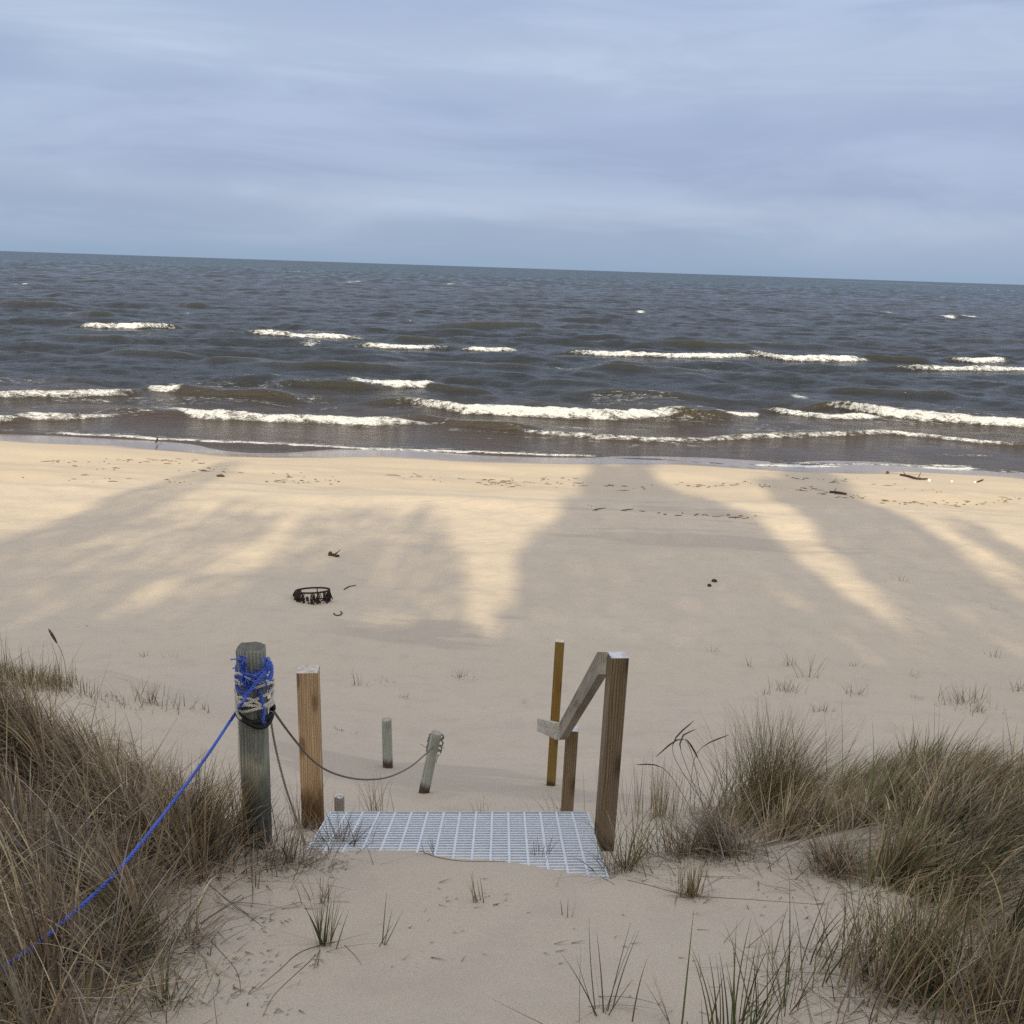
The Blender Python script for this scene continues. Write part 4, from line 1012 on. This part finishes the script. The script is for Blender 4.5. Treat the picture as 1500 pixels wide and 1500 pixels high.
o = G.build("dune_grass"); tag(o, "wind bent straw and brown marram grass covering the right hummock", "grass", kind="stuff")

def tuft(px, py, hpx, n, label, spread=.05, az=None, azs=6.28, lean=(.05, .45), curl=(.0, .7), pal=((GREENS, STRAW), (.7, .3)), wd=(.0028, .0052), dead=0, name="grass_tuft", group=None, rope=False, K=6, hvar=.45, ell=1.0):
    P = on_terr(px, py); d = project(P)[2]; L0 = hpx / 1500 * d / .93
    G = Grass()
    r = np.abs(rng.normal(0, spread, n)); a = U(0, 6.28, n)
    x = P[0] + r * np.cos(a) * ell; y = P[1] + r * np.sin(a); ro = np.stack([x, y, terr(x, y) - .012], 1)
    A = a * .0 + (U(0, 6.28, n) if az is None else az + NM(0, azs, n))
    if az is None: A = np.where(rng.random(n) < .6, a, A)
    G.add(ro, L0 * U(1 - hvar, 1.0, n), A, U(*lean, n), U(*curl, n), U(*wd, n), pick(*pal, n), K, rope)
    if dead:
        r = np.abs(rng.normal(0, spread * 1.8, dead)); a = U(0, 6.28, dead); x = P[0] + r * np.cos(a); y = P[1] + r * np.sin(a)
        G.add(np.stack([x, y, terr(x, y)], 1), L0 * U(.35, .9, dead), U(0, 6.28, dead), U(1.1, 1.5, dead), U(-.1, .3, dead), U(.0018, .0034, dead), pick([DEAD, BROWN], [.7, .3], dead), 5)
    V = np.concatenate(G.V) - P; o = from_np(name, V, np.concatenate(G.F), MAT['grass'], None, np.concatenate(G.C)); o.location = P
    return tag(o, label, "grass tuft", group)
BS = ((BROWN, STRAW, DEAD), (.55, .3, .15)); DB = ((DEAD, BROWN), (.6, .4)); SG = ((STRAW, GREENS), (.6, .4)); GS_ = ((GREENS, STRAW), (.75, .25)); BG = ((BROWN, GREENS, STRAW), (.45, .3, .25))
# big clumps that read on their own
tuft(280, 1255, 150, 520, "dark bushy marram clump at the right end of the left hummock, behind the blue rope", .11, 1.2, 1.2, (.1, .6), (.1, 1.0), BS, (.0028, .0052), 160, "marram_clump", rope=True)
tuft(1120, 1215, 190, 950, "big thick olive brown marram clump at the left end of the right hummock", .16, .5, 1.2, (.0, .6), (.1, 1.1), ((BROWN, STRAW, GREENS), (.5, .3, .2)), (.0028, .0052), 260, "marram_clump", ell=1.2)
tuft(1060, 1250, 90, 420, "short grey dead marram clump in front of the big olive clump", .09, 2.6, .9, (.3, .9), (.2, 1.0), DB, (.0022, .004), 160, "marram_clump")
tuft(1225, 1275, 70, 300, "low spiky marram tuft at the sandy front edge of the right hummock", .07, None, 6, (.1, 1.0), (.1, .9), ((BROWN, STRAW, DEAD), (.35, .4, .25)), (.0024, .004), 140)
tuft(1330, 1445, 165, 520, "bushy brown marram clump at the bottom right of the photo", .15, .7, 1.0, (.05, .7), (.1, .9), ((BROWN, STRAW, GREENS), (.45, .4, .15)), (.0028, .0050), 200, "marram_clump")
tuft(1460, 1480, 160, 560, "wide straw coloured marram clump in the bottom right corner", .17, .4, 1.0, (.05, .8), (.1, .9), ((BROWN, STRAW, DEAD), (.35, .4, .25)), (.0028, .0050), 200, "marram_clump")
# single tufts in the foreground
tuft(475, 1383, 105, 22, "upright green tuft alone on the sand, left of the centre", .018, None, 6, (.03, .30), (-.05, .2), GS_, (.0032, .0052), 8)
tuft(558, 1386, 88, 4, "tiny tuft of four spread blades right of the upright green tuft", .008, None, 6, (.25, .55), (-.1, .1), BG, (.0026, .004))
tuft(700, 1322, 50, 9, "small stiff tuft leaning left in the middle of the sand", .016, 2.9, .3, (.1, .45), (-.05, .15), SG, (.0028, .0044))
tuft(826, 1342, 46, 4, "three thin dark blades on the sand below the right part of the grating", .03, None, 6, (.0, .3), (-.05, .1), BG, (.002, .003))
tuft(885, 1485, 150, 13, "tall thin dark tuft at the bottom, right of the centre", .035, None, 6, (.05, .42), (-.05, .2), ((GREENS, BROWN), (.6, .4)), (.0026, .0042), 6)
tuft(985, 1500, 120, 4, "pair of long blades leaning left between two tall tufts at the bottom", .012, 2.9, .3, (.3, .55), (-.1, .1), BG, (.0026, .004))
tuft(1075, 1520, 185, 46, "tall open green tuft at the bottom edge, right of the centre", .07, None, 6, (.02, .5), (-.05, .35), ((GREENS, BROWN), (.75, .25)), (.0028, .0048), 16)
tuft(1150, 1480, 130, 22, "thin dark tuft between the tall green tuft and the bottom right clump", .06, None, 6, (.05, .6), (-.05, .4), BG, (.0022, .0036), 10)
tuft(1255, 1400, 110, 12, "few tall dark stalks at the left side of the bottom right clump", .04, .9, .8, (.02, .35), (-.05, .2), ((BROWN, DEAD), (.8, .2)), (.0026, .004), 8)
tuft(1012, 1314, 62, 60, "fan shaped straw tuft on the sand right of the grating", .030, None, 6, (.03, .40), (-.05, .2), ((STRAW, GREENS), (.75, .25)), (.0024, .004), 18)
tuft(915, 1272, 105, 85, "leafy olive tuft at the foot of the thick rail post", .055, None, 6, (.05, .7), (.1, .8), ((GREENS, BROWN, STRAW), (.45, .3, .25)), (.0024, .0042), 40)
tuft(1000, 1250, 80, 130, "ragged dark tuft between the rail post and the big olive clump", .10, None, 6, (.05, .8), (.1, .8), BG, (.0022, .0038), 70)
tuft(965, 1195, 95, 190, "pale upright straw stand behind the thick rail post", .16, None, 6, (.0, .18), (-.05, .25), ((STRAW, DEAD), (.8, .2)), (.002, .0034), 20, ell=1.5)
tuft(418, 1262, 75, 130, "grey dead tuft between the old post and the grating", .085, None, 6, (.1, .9), (.1, .9), ((DEAD, BROWN, STRAW), (.5, .3, .2)), (.0022, .0038), 130)
tuft(498, 1240, 70, 70, "dark dead tuft growing up through the left front of the grating", .055, None, 6, (.1, .8), (.0, .6), ((DEAD, BROWN), (.5, .5)), (.002, .0034), 70)
tuft(440, 1215, 105, 50, "thin tall blades between the old post and the fresh square post", .07, None, 6, (.02, .4), (.0, .6), ((STRAW, BROWN), (.5, .5)), (.002, .0034), 20)
tuft(548, 1200, 78, 40, "sparse tuft behind the back edge of the grating, nearest the stub post", .06, 2.4, 1.0, (.05, .45), (.1, .7), ((BROWN, GREENS, STRAW), (.4, .3, .3)), (.002, .0034))
tuft(830, 1205, 60, 26, "few curved blades behind the right back corner of the grating", .09, 2.8, .8, (.05, .45), (.2, .9), BG, (.002, .0032))
tuft(790, 1262, 46, 16, "small dark twiggy tuft sticking up through the right half of the grating", .03, None, 6, (.05, .5), (.0, .4), ((BROWN, DEAD), (.7, .3)), (.0024, .0036))
tuft(640, 1252, 40, 9, "dark twiggy sprig at the front edge of the grating, left of its middle", .03, None, 6, (.1, .9), (.0, .4), ((BROWN, DEAD), (.8, .2)), (.0026, .004))
tuft(710, 1195, 36, 12, "short sprig behind the middle of the grating", .07, None, 6, (.05, .5), (.0, .4), BG, (.002, .0032))
tuft(345, 1225, 120, 80, "tall reddish brown tuft between the left hummock and the old post", .085, None, 6, (.03, .45), (.1, .8), ((BROWN, STRAW), (.75, .25)), (.0022, .0036), 40)
tuft(283, 1378, 70, 30, "half dead tuft on the sand in front of the left hummock", .035, None, 6, (.05, .8), (.0, .5), ((STRAW, BROWN, DEAD), (.4, .3, .3)), (.0024, .0038), 50)
tuft(195, 1395, 120, 170, "dark olive tuft at the foot of the left hummock", .05, None, 6, (.03, .7), (.1, .8), ((BROWN, GREENS, DEAD), (.5, .25, .25)), (.0024, .004), 90)
tuft(240, 1470, 95, 60, "thin straw tuft at the bottom edge, beside the left hummock", .06, None, 6, (.05, .7), (.0, .7), SG, (.0022, .0036), 50)
tuft(470, 1320, 55, 16, "wispy dead tuft on the sand in front of the grating's left corner", .04, None, 6, (.02, .5), (.0, .4), ((DEAD, STRAW), (.6, .4)), (.0018, .003), 14)
tuft(374, 1300, 50, 4, "two thin blades standing in the sand in front of the old post", .014, None, 6, (.0, .2), (.0, .2), SG, (.0022, .003))
# seed heads
def reeds(name, stems, label):
    P = on_terr(*stems[0][0]); root = empty(name, P, label, "grass stalk")
    for base, mid, tip, rr in stems:
        b = on_terr(*base); d = project(b)[2]; m = at_depth(*mid, d); t = at_depth(*tip, d); Q = spline([b, m, t], 14) - P
        k = 9; G_ = MB(); Hd = MB(); G_.tube(Q[:k + 1], .0023, 5); Hd.tube(Q[k:], [rr * v for v in (.4, .9, 1, .7, .2)], 6)
        G_.build("stem", MAT['stalk'], root, True); Hd.build("seed_head", MAT['head'], root, True)
    return root
MAT['stalk'] = plain("dry stalk", (.16, .12, .075), .8, .3, 20); MAT['head'] = plain("dark seed head", (.085, .065, .048), .9, .4, 90)
reeds("marram_stalk", [((98, 1000), (92, 960), (71, 921), .0135)], "single tall stalk with a bent black seed head at the far left")
reeds("marram_stalks", [((1040, 1190), (985, 1100), (1017, 1055), .006), ((1035, 1192), (996, 1092), (1020, 1068), .006), ((1030, 1185), (1005, 1085), (960, 1109), .006), ((1060, 1190), (1018, 1102), (1004, 1082), .007), ((1010, 1190), (1020, 1105), (1068, 1076), .005), ((1020, 1200), (975, 1128), (931, 1120), .005)], "nodding dark seed heads on thin stalks between the rail post and the big clump")
# far tufts on the beach, each singled out by where it stands
far = [(1185, 992, 52, 16, "tallest tuft of the far sparse grass, right of the hand rail"), (1098, 976, 20, 8, "small tuft left of the tallest far tuft"), (1155, 975, 24, 14, "thin tuft just behind the tallest far tuft"), (1150, 1012, 26, 30, "wide low straw patch in front of the tallest far tuft"), (1120, 1016, 14, 14, "low short patch left of the wide straw patch"), (1255, 1016, 24, 16, "dry tuft right of the wide straw patch"),
       (1412, 1028, 34, 60, "thick low tuft on a small sand mound at the right edge"), (1430, 1042, 18, 30, "short dry grass on the front of the right sand mound"), (1458, 961, 16, 10, "small dark tuft far out at the right edge"), (1345, 992, 16, 8, "two thin sprigs left of the right sand mound"), (1318, 851, 12, 14, "small dark tuft inside the sunlit wedge on the right"), (1250, 976, 12, 8, "tiny tuft right of the tallest far tuft"), (1065, 873, 9, 4, "single tiny sprig below the two dark stones"), (1495, 1012, 22, 18, "dry tuft cut by the right edge"), (1340, 1022, 10, 8, "tiny dry tuft left of the thick low tuft"), (1205, 1042, 18, 26, "faint low patch just behind the right hummock"), (1045, 955, 16, 6, "faint thin blades behind the top of the rail post"), (1460, 893, 14, 5, "faint sprig far out near the right edge"),
       (675, 992, 16, 22, "wide low sprig patch in the middle of the beach"), (527, 1004, 28, 12, "thin pale sprig right of the fresh square post"), (568, 1000, 9, 10, "flat low sprig right of the thin pale sprig"), (592, 1022, 14, 9, "tiny dark sprig above the upright stake"), (770, 1030, 14, 3, "two faint blades left of the yellow rail post"), (497, 1070, 8, 14, "flat dead patch just right of the square post"),
       (222, 1030, 40, 60, "yellowish tuft on the crest of the left dune ridge"), (130, 1022, 30, 30, "thin tuft on the ridge at the left"), (175, 1030, 16, 24, "short pale grass between two ridge tufts"), (248, 962, 16, 6, "faint small tuft on the beach beyond the ridge"), (212, 962, 14, 6, "faintest sprig on the beach at the left"), (300, 1040, 18, 8, "thin blades on the ridge left of the old post"), (128, 918, 8, 4, "tiny sprig far out at the left")]
for x, y, h, n_, lb in far:
    tuft(x, y, h, n_, lb, .028 + .0022 * n_, None, 6, (.05, .6), (.0, .6), ((STRAW, BROWN, GREENS), (.4, .35, .25)), (.004, .0065), max(2, n_ // 3), ell=1.6)
# ridge grass at the far left
G = Grass(); rp_ = poly_world([(-120, 1015), (30, 1012), (105, 1016), (110, 1004), (60, 990), (0, 985), (-120, 985)])
r_ = scatter(rp_, 1500, None); n = len(r_)
G.add(r_, U(.08, .22, n), U(0, 6.28, n), U(.02, .4, n), U(0, .5, n), U(.003, .0055, n), pick([STRAW, GREENS, BROWN], [.8, .12, .08], n), 5)
r_ = scatter(rp_, 60, None); n = len(r_)
G.add(r_, U(.32, .5, n), U(0, 6.28, n), U(.0, .1, n), U(0, .15, n), U(.004, .006, n), pick([BROWN], [1], n), 5)
o = G.build("ridge_grass"); tag(o, "yellowish short grass on the crest of the far left ridge", "grass", kind="stuff")
# litter and runners on the near sand
def litter():
    G = Grass()
    for poly, n in (([(300, 1330), (330, 1480), (430, 1500), (470, 1400), (440, 1320), (370, 1300)], 110), ([(200, 1340), (260, 1480), (340, 1500), (330, 1350)], 50), ([(380, 1255), (500, 1255), (500, 1290), (390, 1290)], 80), ([(500, 1330), (560, 1480), (1200, 1490), (1000, 1330)], 40), ([(920, 1270), (1240, 1300), (1240, 1380), (960, 1340)], 50), ([(640, 1290), (640, 1330), (740, 1330), (720, 1285)], 20)):
        w = poly_world(poly); r_ = scatter(w, n, .12); k = len(r_); r_[:, 2] += .013
        G.add(r_, U(.006, .024, k) * rng.choice([1, 1, 1, 2.2], k), NM(.3, .7, k), U(1.40, 1.56, k), U(0, .05, k), U(.002, .0045, k), pick([BROWN, DEAD], [.7, .3], k) * .7, 2)
    o = G.build("grass_litter"); tag(o, "small dark broken bits of grass strewn over the near sand", "litter", kind="stuff")
litter()
def runner(pts, r, label):
    P = [on_terr(*q) for q in pts]; O = P[0]; mb = MB(); Q = spline(P, 24); r *= .62; Q[:, 2] = terr(Q[:, 0], Q[:, 1]) + r * .2; mb.tube(Q - O, [r * (1 - .6 * i / 23) for i in range(24)], 6)
    o = mb.build("grass_runner", MAT['stalk'], None, True); o.location = O; tag(o, label, "runner")
runner([(490, 1380), (440, 1395), (405, 1425), (378, 1448)], .0035, "long dark runner curving left from the upright green tuft")
runner([(462, 1400), (430, 1430), (400, 1460), (385, 1490)], .0025, "thin runner fork below the long dark runner")
runner([(300, 1290), (340, 1325), (385, 1358)], .0035, "brown stem lying on the sand in front of the left hummock")
runner([(310, 1380), (345, 1420), (352, 1455), (340, 1463)], .0025, "hooked thin stem on the sand at the lower left")
runner([(920, 1290), (1000, 1310), (1100, 1318), (1210, 1326)], .003, "long pale stem lying across the sand below the right hummock")
runner([(505, 1385), (520, 1400), (530, 1414)], .0022, "short stem right of the upright green tuft")
runner([(610, 1246), (680, 1262), (760, 1262), (840, 1270), (900, 1296)], .004, "dark root lying along the buried front edge of the grating")
